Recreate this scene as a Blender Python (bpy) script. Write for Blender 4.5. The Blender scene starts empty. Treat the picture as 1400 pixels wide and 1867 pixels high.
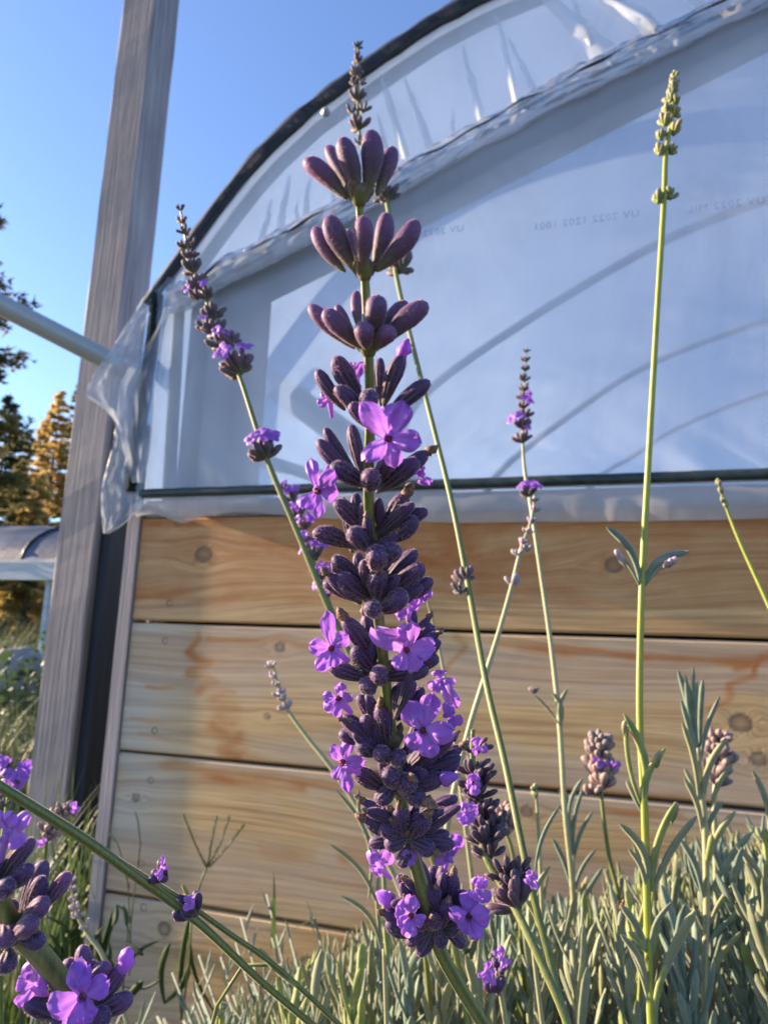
import bpy, math, random
import numpy as np
from mathutils import Vector, Matrix, noise
R = math.radians
rnd = random.Random(7)
scene = bpy.context.scene
COL = scene.collection

# ------------------------------------------------------------------ camera
F = 1295.0
Xc = np.array([4250, 87, 1295.]); Xc /= np.linalg.norm(Xc)
Zc = np.array([253, 6930, -1295.]); Zc -= Xc * Zc.dot(Xc); Zc /= np.linalg.norm(Zc)
Yc = np.cross(Zc, Xc)
M = np.stack([Xc, Yc, Zc], 1)                 # world -> camera
CAMH = 0.55
CP = np.array([0, 0, CAMH])
cam = bpy.data.cameras.new('camera'); camo = bpy.data.objects.new('camera', cam); COL.objects.link(camo)
mt = Matrix([list(r) for r in M.T]).to_4x4(); mt.translation = Vector(CP); camo.matrix_world = mt
cam.sensor_fit = 'HORIZONTAL'; cam.sensor_width = 36; cam.lens = 36 * F / 1400
cam.clip_start = 0.01; cam.clip_end = 2000
cam.dof.use_dof = True; cam.dof.focus_distance = 0.122; cam.dof.aperture_fstop = 33.3 / 0.56
scene.camera = camo

def ray(x, y): return M.T @ np.array([(x - 700) / F, -(y - 933.5) / F, -1.0])
def P(x, y, d): return Vector(CP + ray(x, y) * d)                 # picture point at camera depth d (metres)
def W(x, y, Y=0.84):                                               # picture point on a wall plane
    r = ray(x, y); return Vector(CP + r * (Y / r[1]))
VIEW = Vector(-M.T[:, 2])                                            # forward
RIGHT = Vector(M.T[:, 0]); UP = Vector(M.T[:, 1])
UPW = Vector((0, 0, 1))

# ------------------------------------------------------------------ mesh helpers
class MB:
    def __init__(s): s.v = []; s.f = []; s.t = []; s.m = []; s.r = {}
    def add(s, v, t=0.0): s.v.append(tuple(v)); s.t.append(t); return len(s.v) - 1
    def face(s, *i, m=0): s.f.append(i); s.m.append(m)
    def grid(s, pts, ts=None, m=0, closed=False):
        n = len(pts); k = len(pts[0]); b = len(s.v)
        for i in range(n):
            for j in range(k): s.add(pts[i][j], ts[i][j] if ts is not None else 0.0)
        for i in range(n - 1):
            for j in range(k if closed else k - 1):
                j2 = (j + 1) % k
                s.face(b + i * k + j, b + i * k + j2, b + (i + 1) * k + j2, b + (i + 1) * k + j, m=m)
        return b
    def box(s, a, b, m=0, t=0.0):
        x0, y0, z0 = a; x1, y1, z1 = b; q = len(s.v)
        for p in ((x0,y0,z0),(x1,y0,z0),(x1,y1,z0),(x0,y1,z0),(x0,y0,z1),(x1,y0,z1),(x1,y1,z1),(x0,y1,z1)): s.add(p, t)
        for f in ((0,3,2,1),(4,5,6,7),(0,1,5,4),(1,2,6,5),(2,3,7,6),(3,0,4,7)): s.face(*[q + i for i in f], m=m)
    def tube(s, pts, rad, n=8, m=0, square=0.0, caps=True, t0=0.0, t1=1.0, twist=0.0):
        pts = [Vector(p) for p in pts]; k = len(pts)
        if not hasattr(rad, '__len__'): rad = [rad] * k
        d0 = (pts[1] - pts[0]).normalized()
        e = d0.orthogonal().normalized(); rings = []; ts = []
        for i, p in enumerate(pts):
            d = (pts[min(i + 1, k - 1)] - pts[max(i - 1, 0)]).normalized()
            e = (e - d * e.dot(d)).normalized(); g = d.cross(e)
            row = []
            for j in range(n):
                a = 2 * math.pi * j / n + twist * i
                r = rad[i] * (1 + square * math.cos(4 * a))
                row.append(p + (e * math.cos(a) + g * math.sin(a)) * r)
            rings.append(row); ts.append([t0 + (t1 - t0) * i / (k - 1)] * n)
        if square > 0: s.r[len(s.v)] = [math.cos(4 * 2 * math.pi * j / n) for i in range(k) for j in range(n)]
        b = s.grid(rings, ts, m=m, closed=True)
        if caps:
            s.face(*[b + j for j in range(n)][::-1], m=m); s.face(*[b + (k - 1) * n + j for j in range(n)], m=m)
    def build(s, name, mats, parent=None, smooth=True):
        me = bpy.data.meshes.new(name); me.from_pydata(s.v, [], s.f)
        if not isinstance(mats, (list, tuple)): mats = [mats]
        for x in mats: me.materials.append(x)
        if len(mats) > 1: me.polygons.foreach_set('material_index', s.m)
        at = me.attributes.new('t', 'FLOAT', 'POINT'); at.data.foreach_set('value', s.t)
        if s.r:
            ar = np.zeros(len(s.v), np.float32)
            for k_, v_ in s.r.items(): ar[k_:k_ + len(v_)] = v_
            me.attributes.new('r', 'FLOAT', 'POINT').data.foreach_set('value', ar)
        if smooth: me.polygons.foreach_set('use_smooth', [True] * len(s.f))
        me.update()
        o = bpy.data.objects.new(name, me); COL.objects.link(o)
        if parent is not None: attach(o, parent)
        return o

def origin(o):
    p = Vector((0, 0, 0))
    while o is not None: p += o.location; o = o.parent
    return p
def attach(o, parent):
    o.parent = parent; o.location = -origin(parent)
def tag(o, label=None, cat=None, group=None, kind=None):
    if label: o['label'] = label
    if cat: o['category'] = cat
    if group: o['group'] = group
    if kind: o['kind'] = kind
    return o
def thing(name, loc, label, cat, group=None):
    o = bpy.data.objects.new(name, None); COL.objects.link(o); o.location = loc; o.empty_display_size = 0.01
    return tag(o, label, cat, group)

# ------------------------------------------------------------------ materials
class NT:
    def __init__(s, name):
        s.mat = bpy.data.materials.new(name); s.mat.use_nodes = True; s.t = s.mat.node_tree; s.t.nodes.clear()
        s.out = s.n('ShaderNodeOutputMaterial')
    def n(s, typ, **kw):
        x = s.t.nodes.new(typ)
        for k, v in kw.items(): setattr(x, k, v)
        return x
    def l(s, a, b): s.t.links.new(a, b)
    def math(s, op, a, b=None, clamp=False):
        x = s.n('ShaderNodeMath', operation=op, use_clamp=clamp)
        for i, v in enumerate((a, b)):
            if v is None: continue
            if isinstance(v, (int, float)): x.inputs[i].default_value = v
            else: s.l(v, x.inputs[i])
        return x.outputs[0]
    def attr(s, name): return s.n('ShaderNodeAttribute', attribute_name=name).outputs['Fac']
    def pos(s): return s.n('ShaderNodeTexCoord').outputs['Object']
    def noise(s, vec, scale, detail=4, rough=0.55, dist=0.0, sc=None):
        if sc is not None:
            mp = s.n('ShaderNodeMapping'); mp.inputs['Scale'].default_value = sc; s.l(vec, mp.inputs[0]); vec = mp.outputs[0]
        x = s.n('ShaderNodeTexNoise'); s.l(vec, x.inputs['Vector'])
        x.inputs['Scale'].default_value = scale; x.inputs['Detail'].default_value = detail
        x.inputs['Roughness'].default_value = rough; x.inputs['Distortion'].default_value = dist
        return x.outputs['Fac']
    def ramp(s, fac, stops):
        x = s.n('ShaderNodeValToRGB'); s.l(fac, x.inputs[0]); e = x.color_ramp.elements
        while len(e) < len(stops): e.new(0.5)
        for i, (p, c) in enumerate(stops):
            e[i].position = p; e[i].color = (*c, 1) if len(c) == 3 else c
        return x.outputs[0]
    def mix(s, fac, a, b, typ='MIX'):
        x = s.n('ShaderNodeMix', data_type='RGBA', blend_type=typ)
        for sock, v in ((x.inputs['Factor'], fac), (x.inputs[6], a), (x.inputs[7], b)):
            if isinstance(v, (int, float)): sock.default_value = v
            elif isinstance(v, tuple): sock.default_value = (*v, 1)
            else: s.l(v, sock)
        return x.outputs[2]
    def principled(s, color, rough=0.6, **kw):
        x = s.n('ShaderNodeBsdfPrincipled')
        if isinstance(color, tuple): x.inputs['Base Color'].default_value = (*color, 1)
        else: s.l(color, x.inputs['Base Color'])
        x.inputs['Roughness'].default_value = rough
        for k, v in kw.items():
            sock = x.inputs[k.replace('_', ' ')]
            if isinstance(v, (int, float)): sock.default_value = v
            elif isinstance(v, tuple): sock.default_value = (*v, 1)
            else: s.l(v, sock)
        return x
    def bump(s, h, strength, dist, node):
        b = s.n('ShaderNodeBump'); b.inputs['Strength'].default_value = strength; b.inputs['Distance'].default_value = dist
        s.l(h, b.inputs['Height']); s.l(b.outputs[0], node.inputs['Normal']); return b
    def done(s, sh):
        s.l(sh.outputs[0] if hasattr(sh, 'outputs') else sh, s.out.inputs[0]); return s.mat
    def thin(s, pr, color, f=0.35):       # leaf / petal: part of the light comes through
        tr = s.n('ShaderNodeBsdfTranslucent')
        if isinstance(color, tuple): tr.inputs[0].default_value = (*color, 1)
        else: s.l(color, tr.inputs[0])
        mx = s.n('ShaderNodeMixShader'); mx.inputs[0].default_value = f
        s.l(pr.outputs[0], mx.inputs[1]); s.l(tr.outputs[0], mx.inputs[2]); return mx

def m_calyx(name, base, mid, tip, dark=0.5):
    k = NT(name); t = k.attr('t')
    c = k.ramp(t, [(0.08, base), (0.36, mid), (0.75, tip), (1.0, tuple(x * 1.25 for x in tip))])
    n = k.noise(k.pos(), 2600, 4); n2 = k.noise(k.pos(), 600, 3)
    oi = k.n('ShaderNodeObjectInfo').outputs['Random']
    c = k.mix(k.math('MULTIPLY', n2, 0.6), c, tuple(x * dark for x in mid))
    c = k.mix(k.math('MULTIPLY', k.math('MULTIPLY', oi, 0.6), t), c, (tip[0] * 2.0 + .01, tip[1] * 1.5, tip[2] * 1.3))
    rr = k.attr('r')
    c = k.mix(k.math('MULTIPLY', rr, 0.6, True), c, tuple(min(1, x * 3.2 + .045) for x in mid))
    c = k.mix(k.math('MULTIPLY', k.math('MULTIPLY', rr, -1.0), 0.65, True), c, tuple(x * .3 for x in mid))
    p = k.principled(c, 0.62, Sheen_Weight=0.5, Sheen_Roughness=0.3, Sheen_Tint=(0.95, 0.65, 0.8))
    k.bump(n, 0.5, 0.00012, p)
    return k.done(k.thin(p, c, 0.10))
def m_petal(name, col, col2, f=0.42):
    k = NT(name); t = k.attr('t')
    c = k.ramp(t, [(0.0, tuple(x * 0.55 for x in col)), (0.2, col2), (0.6, col), (1.0, tuple(min(1, x * 1.15) for x in col))])
    n = k.noise(k.pos(), 900, 3)
    c = k.mix(k.math('MULTIPLY', k.n('ShaderNodeObjectInfo').outputs['Random'], 0.55), c, (col[0] * .72, col[1] * .6, col[2] * .95))
    c = k.mix(k.math('MULTIPLY', n, 0.35), c, tuple(x * 0.7 for x in col))
    c = k.mix(k.math('MULTIPLY', k.attr('r'), -0.45, True), c, (col[0] * .5, col[1] * .4, col[2] * .7))
    p = k.principled(c, 0.5, Sheen_Weight=0.25)
    k.bump(n, 0.35, 0.0002, p)
    return k.done(k.thin(p, c, f))
def m_simple(name, cols, scale, rough=0.6, f=0.0, sc=None, bump=0.0, bd=0.0005, detail=4, var=None, **kw):
    k = NT(name); n = k.noise(k.pos(), scale, detail, sc=sc)
    c = k.ramp(n, [(0.3 + 0.4 * i / (len(cols) - 1), x) for i, x in enumerate(cols)])
    if var: c = k.mix(k.math('MULTIPLY', k.n('ShaderNodeObjectInfo').outputs['Random'], 0.8), c, var)
    p = k.principled(c, rough, **kw)
    if bump: k.bump(n, bump, bd, p)
    return k.done(k.thin(p, c, f) if f else p)

MAT = {}
MAT['calyx_young'] = m_calyx('young calyx', (0.16, 0.19, 0.06), (0.095, 0.065, 0.085), (0.115, 0.052, 0.165), 0.45)
MAT['calyx_dark'] = m_calyx('dark calyx', (0.13, 0.14, 0.06), (0.040, 0.023, 0.045), (0.052, 0.027, 0.105), 0.4)
MAT['cup'] = m_calyx('whorl cup', (0.16, 0.18, 0.05), (0.14, 0.14, 0.065), (0.14, 0.10, 0.11), 0.5)
MAT['calyx_dusk'] = m_calyx('dusky calyx', (0.10, 0.11, 0.05), (0.03, 0.02, 0.03), (0.075, 0.052, 0.08), 0.4)
MAT['calyx_dry'] = m_calyx('dry calyx', (0.12, 0.13, 0.06), (0.13, 0.105, 0.10), (0.22, 0.18, 0.17), 0.5)
MAT['calyx_green'] = m_calyx('green calyx', (0.14, 0.21, 0.03), (0.15, 0.21, 0.04), (0.24, 0.25, 0.15), 0.6)
MAT['calyx_pale'] = m_calyx('pale calyx', (0.2, 0.23, 0.12), (0.27, 0.25, 0.27), (0.36, 0.32, 0.40), 0.7)
MAT['calyx_small'] = m_calyx('small calyx', (0.13, 0.15, 0.06), (0.075, 0.07, 0.065), (0.12, 0.095, 0.13), 0.5)
MAT['petal'] = m_petal('petal', (0.50, 0.19, 0.74), (0.62, 0.34, 0.78))
MAT['petal_far'] = m_petal('far petal', (0.42, 0.15, 0.66), (0.5, 0.24, 0.7))
MAT['hair'] = m_simple('plant hair', [(0.58, 0.38, 0.50), (0.80, 0.58, 0.68)], 900, 0.5, f=0.4)
MAT['dried'] = m_simple('dried corolla', [(0.07, 0.035, 0.03), (0.20, 0.12, 0.09), (0.42, 0.27, 0.18)], 2600, 0.7, f=0.15, bump=0.4)
MAT['throat'] = m_simple('flower throat', [(0.12, 0.02, 0.03), (0.3, 0.08, 0.02)], 2500, 0.6)
MAT['bract'] = m_simple('bract', [(0.10, 0.075, 0.07), (0.15, 0.135, 0.075), (0.24, 0.23, 0.09)], 700, 0.6, f=0.2)
def m_stem(name, a, b):
    k = NT(name); n = k.noise(k.pos(), 300, 3, sc=(6, 6, 0.7)); n2 = k.noise(k.pos(), 3500, 3)
    c = k.ramp(n, [(0.3, a), (0.7, b)]); rr = k.attr('r')
    c = k.mix(k.math('MULTIPLY', rr, 0.35, True), c, tuple(min(1, x * 1.4 + .05) for x in b)); c = k.mix(k.math('MULTIPLY', rr, -0.6, True), c, tuple(x * .55 for x in a))  # ridges lightened, grooves darkened: the stem's lit edges put into the colour
    c = k.mix(k.ramp(k.noise(k.pos(), 1300, 4, sc=(1, 1, .4)), [(0.62, (0, 0, 0)), (0.7, (0.5, 0.5, 0.5))]), c, (0.16, 0.10, 0.07))
    p = k.principled(c, 0.5, Sheen_Weight=0.3, Sheen_Roughness=0.4, Sheen_Tint=(0.9, 0.9, 0.7)); k.bump(n2, 0.3, 0.0001, p)
    return k.done(k.thin(p, c, 0.12))
MAT['stem'] = m_stem('stem green', (0.085, 0.115, 0.022), (0.20, 0.22, 0.055))
MAT['stem_bright'] = m_stem('stem bright', (0.20, 0.25, 0.025), (0.34, 0.36, 0.06))
MAT['stem_pale'] = m_stem('stem pale', (0.24, 0.25, 0.13), (0.38, 0.37, 0.2))
MAT['leaf'] = m_simple('lavender leaf', [(0.155, 0.19, 0.11), (0.29, 0.315, 0.19)], 160, 0.62, f=0.18, bump=0.3, bd=0.0002, var=(0.27, 0.27, 0.125), Sheen_Weight=0.35, Sheen_Roughness=0.5)
MAT['leaf_green'] = m_simple('fresh leaf', [(0.20, 0.26, 0.07), (0.36, 0.40, 0.14)], 160, 0.6, f=0.25, Sheen_Weight=0.3)
MAT['leaf_blue'] = m_simple('blue leaf', [(0.11, 0.165, 0.12), (0.20, 0.265, 0.185)], 200, 0.6, f=0.18, Sheen_Weight=0.4)
MAT['grass'] = m_simple('grass blade', [(0.035, 0.07, 0.018), (0.09, 0.14, 0.04), (0.16, 0.17, 0.07)], 9, 0.5, f=0.3)
MAT['grass_dry'] = m_simple('dry grass', [(0.05, 0.085, 0.03), (0.13, 0.16, 0.07), (0.25, 0.24, 0.13)], 7, 0.6, f=0.25)
MAT['weed'] = m_simple('weed leaf', [(0.03, 0.06, 0.02), (0.09, 0.14, 0.045)], 14, 0.55, f=0.3)
MAT['soil'] = m_simple('soil', [(0.03, 0.035, 0.018), (0.09, 0.08, 0.045), (0.07, 0.10, 0.035)], 5, 0.9, bump=0.8, bd=0.03, detail=8)
MAT['rock'] = m_simple('rock', [(0.16, 0.15, 0.13), (0.34, 0.32, 0.29)], 14, 0.85, bump=0.8, bd=0.02, detail=8)
MAT['needle_dark'] = m_simple('dark needles', [(0.035, 0.055, 0.02), (0.10, 0.11, 0.04)], 0.9, 0.7, f=0.25)
MAT['needle_sunlit'] = m_simple('sunlit needles', [(0.30, 0.22, 0.06), (0.78, 0.58, 0.22)], 0.7, 0.7, f=0.6)  # the low sun's gold is put into the needle colour
MAT['needle_mid'] = m_simple('mid needles', [(0.07, 0.085, 0.03), (0.36, 0.28, 0.09)], 0.8, 0.7, f=0.55)
MAT['bark'] = m_simple('bark', [(0.06, 0.045, 0.035), (0.16, 0.12, 0.09)], 6, 0.9, sc=(4, 4, 0.6), bump=0.6, bd=0.02)
MAT['black'] = m_simple('black rubber', [(0.008, 0.009, 0.012), (0.03, 0.032, 0.04)], 60, 0.5, bump=0.5, bd=0.002)
MAT['rail'] = m_simple('dark green rail', [(0.008, 0.016, 0.014), (0.035, 0.05, 0.045)], 80, 0.4, bump=0.4, bd=0.001)
MAT['rail_matte'] = m_simple('matte rail', [(0.006, 0.012, 0.012), (0.025, 0.034, 0.034)], 80, 0.95, bump=0.6, bd=0.001, Specular_IOR_Level=0.05)
MAT['screw'] = m_simple('screw steel', [(0.025, 0.025, 0.03), (0.08, 0.08, 0.09)], 900, 0.45, Metallic=0.7)
MAT['pipe'] = m_simple('grey pipe', [(0.27, 0.30, 0.31), (0.36, 0.39, 0.40)], 12, 0.38, bump=0.1, bd=0.001, Metallic=0.15)
MAT['hoop'] = m_simple('hoop pipe', [(0.05, 0.06, 0.08), (0.1, 0.11, 0.13)], 10, 0.5)
MAT['arc_pipe'] = m_simple('arc pipe', [(0.19, 0.23, 0.33), (0.24, 0.28, 0.38)], 10, 0.6)
MAT['white_board'] = m_simple('pale painted board', [(0.30, 0.34, 0.36), (0.48, 0.53, 0.54)], 8, 0.6, sc=(0.3, 1, 4))
MAT['insect'] = m_simple('insect shell', [(0.06, 0.02, 0.01), (0.3, 0.11, 0.03)], 900, 0.35)
MAT['insect_wing'] = m_simple('insect wing', [(0.2, 0.16, 0.12), (0.35, 0.3, 0.22)], 900, 0.3, f=0.5)

def m_wood_grey(name, a, b, dark, vertical=True):
    k = NT(name); p0 = k.pos()
    sc = (1, 1, 0.035) if vertical else (0.035, 1, 1)
    n = k.noise(p0, 130, 6, 0.6, sc=sc, dist=0.25); n2 = k.noise(p0, 16, 4, sc=(1, 1, 0.25)); n3 = k.noise(p0, 420, 3, sc=sc)
    c = k.ramp(n, [(0.3, dark), (0.42, a), (0.7, b)])
    c = k.mix(k.ramp(n2, [(0.35, (0, 0, 0)), (0.7, (0.55, 0.55, 0.55))]), c, dark)
    c = k.mix(k.ramp(n3, [(0.62, (0, 0, 0)), (0.72, (0.5, 0.5, 0.5))]), c, tuple(x * 0.4 for x in dark))
    p = k.principled(c, 0.75); k.bump(n, 0.6, 0.0015, p)
    return k.done(p)
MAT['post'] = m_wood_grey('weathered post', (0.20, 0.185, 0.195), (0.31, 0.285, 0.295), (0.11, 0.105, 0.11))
MAT['shade_dark'] = m_wood_grey('shade-dark wood', (0.014, 0.018, 0.028), (0.028, 0.033, 0.048), (0.008, 0.01, 0.015))  # near-black, holds the shade of the post's side in its colour
MAT['lumber'] = m_wood_grey('rafter lumber', (0.16, 0.15, 0.16), (0.24, 0.22, 0.22), (0.09, 0.085, 0.09))
MAT['corner'] = m_wood_grey('corner board', (0.30, 0.25, 0.25), (0.40, 0.34, 0.33), (0.17, 0.16, 0.155))
MAT['brace_brown'] = m_wood_grey('brown stud', (0.24, 0.13, 0.08), (0.33, 0.19, 0.12), (0.14, 0.07, 0.045))

def m_plank():
    k = NT('pine planks'); p0 = k.pos()
    warp = k.attr('warp'); stain = k.attr('stain'); pale = k.attr('pale'); knot = k.attr('knot'); t = k.attr('t')
    sep = k.n('ShaderNodeSeparateXYZ'); k.l(p0, sep.inputs[0])
    z2 = k.math('ADD', sep.outputs[2], k.math('MULTIPLY', warp, 1.0))
    cmb = k.n('ShaderNodeCombineXYZ'); k.l(sep.outputs[0], cmb.inputs[0]); k.l(t, cmb.inputs[1]); k.l(z2, cmb.inputs[2])
    v = cmb.outputs[0]
    g1 = k.noise(v, 150, 3, 0.5, sc=(0.018, 0.2, 1)); g2 = k.noise(v, 1100, 2, 0.6, sc=(0.008, 0.2, 1)); g3 = k.noise(v, 30, 3, sc=(0.12, 1, 1)); g4 = k.noise(v, 9, 3, sc=(0.4, 2, 1))
    c = k.ramp(g1, [(0.36, (0.43, 0.225, 0.085)), (0.48, (0.65, 0.40, 0.165)), (0.62, (0.78, 0.52, 0.235))])
    c = k.mix(k.ramp(g2, [(0.38, (0.6, 0.6, 0.6)), (0.5, (0, 0, 0))]), c, (0.25, 0.13, 0.055))
    c = k.mix(k.math('MULTIPLY', g3, 0.5), c, (0.52, 0.31, 0.155))
    c = k.mix(pale, c, (0.53, 0.475, 0.40))
    gp = k.ramp(g1, [(0.35, (0.62, 0.58, 0.54)), (0.6, (1, 1, 1))]); c = k.mix(k.math('MULTIPLY', pale, 0.7), c, gp, 'MULTIPLY')
    s2 = k.math('MULTIPLY', k.math('MULTIPLY', stain, 1.2, True), k.ramp(k.noise(v, 46, 4, 0.6, sc=(0.45, 1, 1)), [(0.2, (0.35, 0.35, 0.35)), (0.65, (1, 1, 1))]), clamp=True)
    c = k.mix(s2, c, (0.40, 0.125, 0.025))
    c = k.mix(k.ramp(knot, [(0.0, (0, 0, 0)), (1, (0.88, 0.88, 0.88))]), c, (0.12, 0.075, 0.05))
    p = k.principled(c, 0.68, Specular_IOR_Level=0.35)
    k.bump(k.math('ADD', g1, g2), 0.45, 0.0008, p)
    return k.done(p)
MAT['plank'] = m_plank()

def m_film(name, see, tint=(0.76, 0.82, 0.92), blur=0.30, gloss=0.9, grough=0.16):
    k = NT(name)
    n = k.noise(k.pos(), 7, 4)
    d = k.n('ShaderNodeBsdfDiffuse'); tr = k.n('ShaderNodeBsdfTranslucent')
    dc = k.ramp(k.noise(k.pos(), 5, 8, 0.7, dist=0.6, sc=(1, 1, .6)), [(0.32, tuple(x * .80 for x in tint)), (0.52, tint), (0.75, tuple(min(1, x * 1.06) for x in tint))])
    k.l(dc, d.inputs[0]); k.l(dc, tr.inputs[0])
    a = k.n('ShaderNodeMixShader'); a.inputs[0].default_value = 0.55; k.l(d.outputs[0], a.inputs[1]); k.l(tr.outputs[0], a.inputs[2])
    if blur > 0:
        g = k.n('ShaderNodeBsdfRefraction'); g.inputs['Roughness'].default_value = blur; g.inputs['IOR'].default_value = 1.03
    else:
        g = k.n('ShaderNodeBsdfTransparent')
    g.inputs['Color'].default_value = (0.88, 0.92, 0.97, 1)
    b = k.n('ShaderNodeMixShader')
    k.l(k.math('MULTIPLY', k.ramp(n, [(0.3, (0.75, 0.75, 0.75)), (0.7, (1.15, 1.15, 1.15))]), see), b.inputs[0])
    k.l(a.outputs[0], b.inputs[1]); k.l(g.outputs[0], b.inputs[2])
    gl = k.n('ShaderNodeBsdfGlossy'); gl.inputs['Roughness'].default_value = grough; gl.inputs[0].default_value = (1, 1, 1, 1)
    fr = k.n('ShaderNodeFresnel'); fr.inputs[0].default_value = 1.42
    c = k.n('ShaderNodeMixShader'); k.l(k.math('MULTIPLY', fr.outputs[0], gloss), c.inputs[0]); k.l(b.outputs[0], c.inputs[1]); k.l(gl.outputs[0], c.inputs[2])
    bp = k.n('ShaderNodeBump'); bp.inputs['Strength'].default_value = 0.25; bp.inputs['Distance'].default_value = 0.002
    k.l(k.noise(k.pos(), 38, 3, sc=(1, 1, 0.35)), bp.inputs['Height'])
    for x in (d, gl, fr): k.l(bp.outputs[0], x.inputs['Normal'])
    return k.done(c)
MAT['film'] = m_film('cover film', 0.36)
MAT['film_roof'] = m_film('roof film', 0.42, blur=0.0, gloss=.3, tint=(.55, .70, .95))
MAT['film_loose'] = m_film('loose film', 0.36, tint=(0.80, 0.80, 0.82), blur=0.0, gloss=.4, grough=.3)
MAT['film_flap'] = m_film('flap film', 0.54, tint=(0.44, 0.50, 0.61), blur=0.0, gloss=.05, grough=.4)
MAT['film_gather'] = m_film('gathered film', 0.34, tint=(0.62, 0.66, 0.73), blur=0.0, gloss=.7, grough=.22)
MAT['film_fold'] = m_film('folded film', 0.30, tint=(0.80, 0.83, 0.88), blur=0.0, gloss=.7, grough=.3)
MAT['ink'] = m_simple('faded print', [(0.26, 0.32, 0.46), (0.58, 0.66, 0.82)], 70, 0.7, f=0.45)

# ------------------------------------------------------------------ light
world = bpy.data.worlds.new('World'); scene.world = world; world.use_nodes = True
wn = world.node_tree.nodes; wl = world.node_tree.links
bg = wn['Background']; sky = wn.new('ShaderNodeTexSky'); sky.sky_type = 'NISHITA'; sky.sun_disc = False
SUN_EL, SUN_AZ = 17.0, -2.0        # azimuth: degrees the sun stands behind the wall plane, on the -X side
sv = Vector((-math.cos(R(SUN_AZ)) * math.cos(R(SUN_EL)), math.sin(R(SUN_AZ)) * math.cos(R(SUN_EL)), math.sin(R(SUN_EL))))
sky.sun_elevation = R(SUN_EL); sky.sun_rotation = math.atan2(sv.x, sv.y)
sky.air_density = 1.0; sky.dust_density = 0.4; sky.ozone_density = 3.0
hs = wn.new('ShaderNodeHueSaturation'); hs.inputs['Saturation'].default_value = 0.93
tn = wn.new('ShaderNodeMix'); tn.data_type = 'RGBA'; tn.blend_type = 'MULTIPLY'; tn.inputs['Factor'].default_value = 1; tn.inputs[7].default_value = (0.92, 0.995, 1.20, 1)
wl.new(sky.outputs[0], hs.inputs['Color']); wl.new(hs.outputs[0], tn.inputs[6]); wl.new(tn.outputs[2], bg.inputs[0]); bg.inputs[1].default_value = 0.083
sl = bpy.data.lights.new('sun', 'SUN'); sl.energy = 5.0; sl.angle = R(0.5); sl.color = (1.0, 0.77, 0.54)
so = bpy.data.objects.new('sun', sl); COL.objects.link(so); so.rotation_euler = sv.to_track_quat('Z', 'Y').to_euler()
vs = scene.view_settings; vs.view_transform = 'Standard'; vs.look = 'None'; vs.exposure = 1.85; vs.gamma = 1; vs.use_curve_mapping = False

# ------------------------------------------------------------------ greenhouse
YW = 0.84; XL = -0.615; XR = 0.895
arch_pts = [(-0.640,1.035),(-0.615,1.070),(-0.584,1.112),(-0.535,1.180),(-0.477,1.250),(-0.402,1.314),(-0.335,1.354),(-0.286,1.382),(-0.214,1.419),(-0.144,1.444),(-0.05,1.466),(0.05,1.481),(0.14,1.484)]
ax = [p[0] for p in arch_pts]; az = [p[1] for p in arch_pts]
def archz(x):
    if x > 0.14: x = 0.28 - x
    return float(np.interp(x, ax, az))
def arch_line(n=70, x0=XL, x1=XR): return [(x0 + (x1 - x0) * i / (n - 1), archz(x0 + (x1 - x0) * i / (n - 1))) for i in range(n)]
gh = thing('greenhouse', (XL, YW, 0), 'small arched greenhouse with cloudy plastic cover over a pine plank wall', 'greenhouse')

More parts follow.
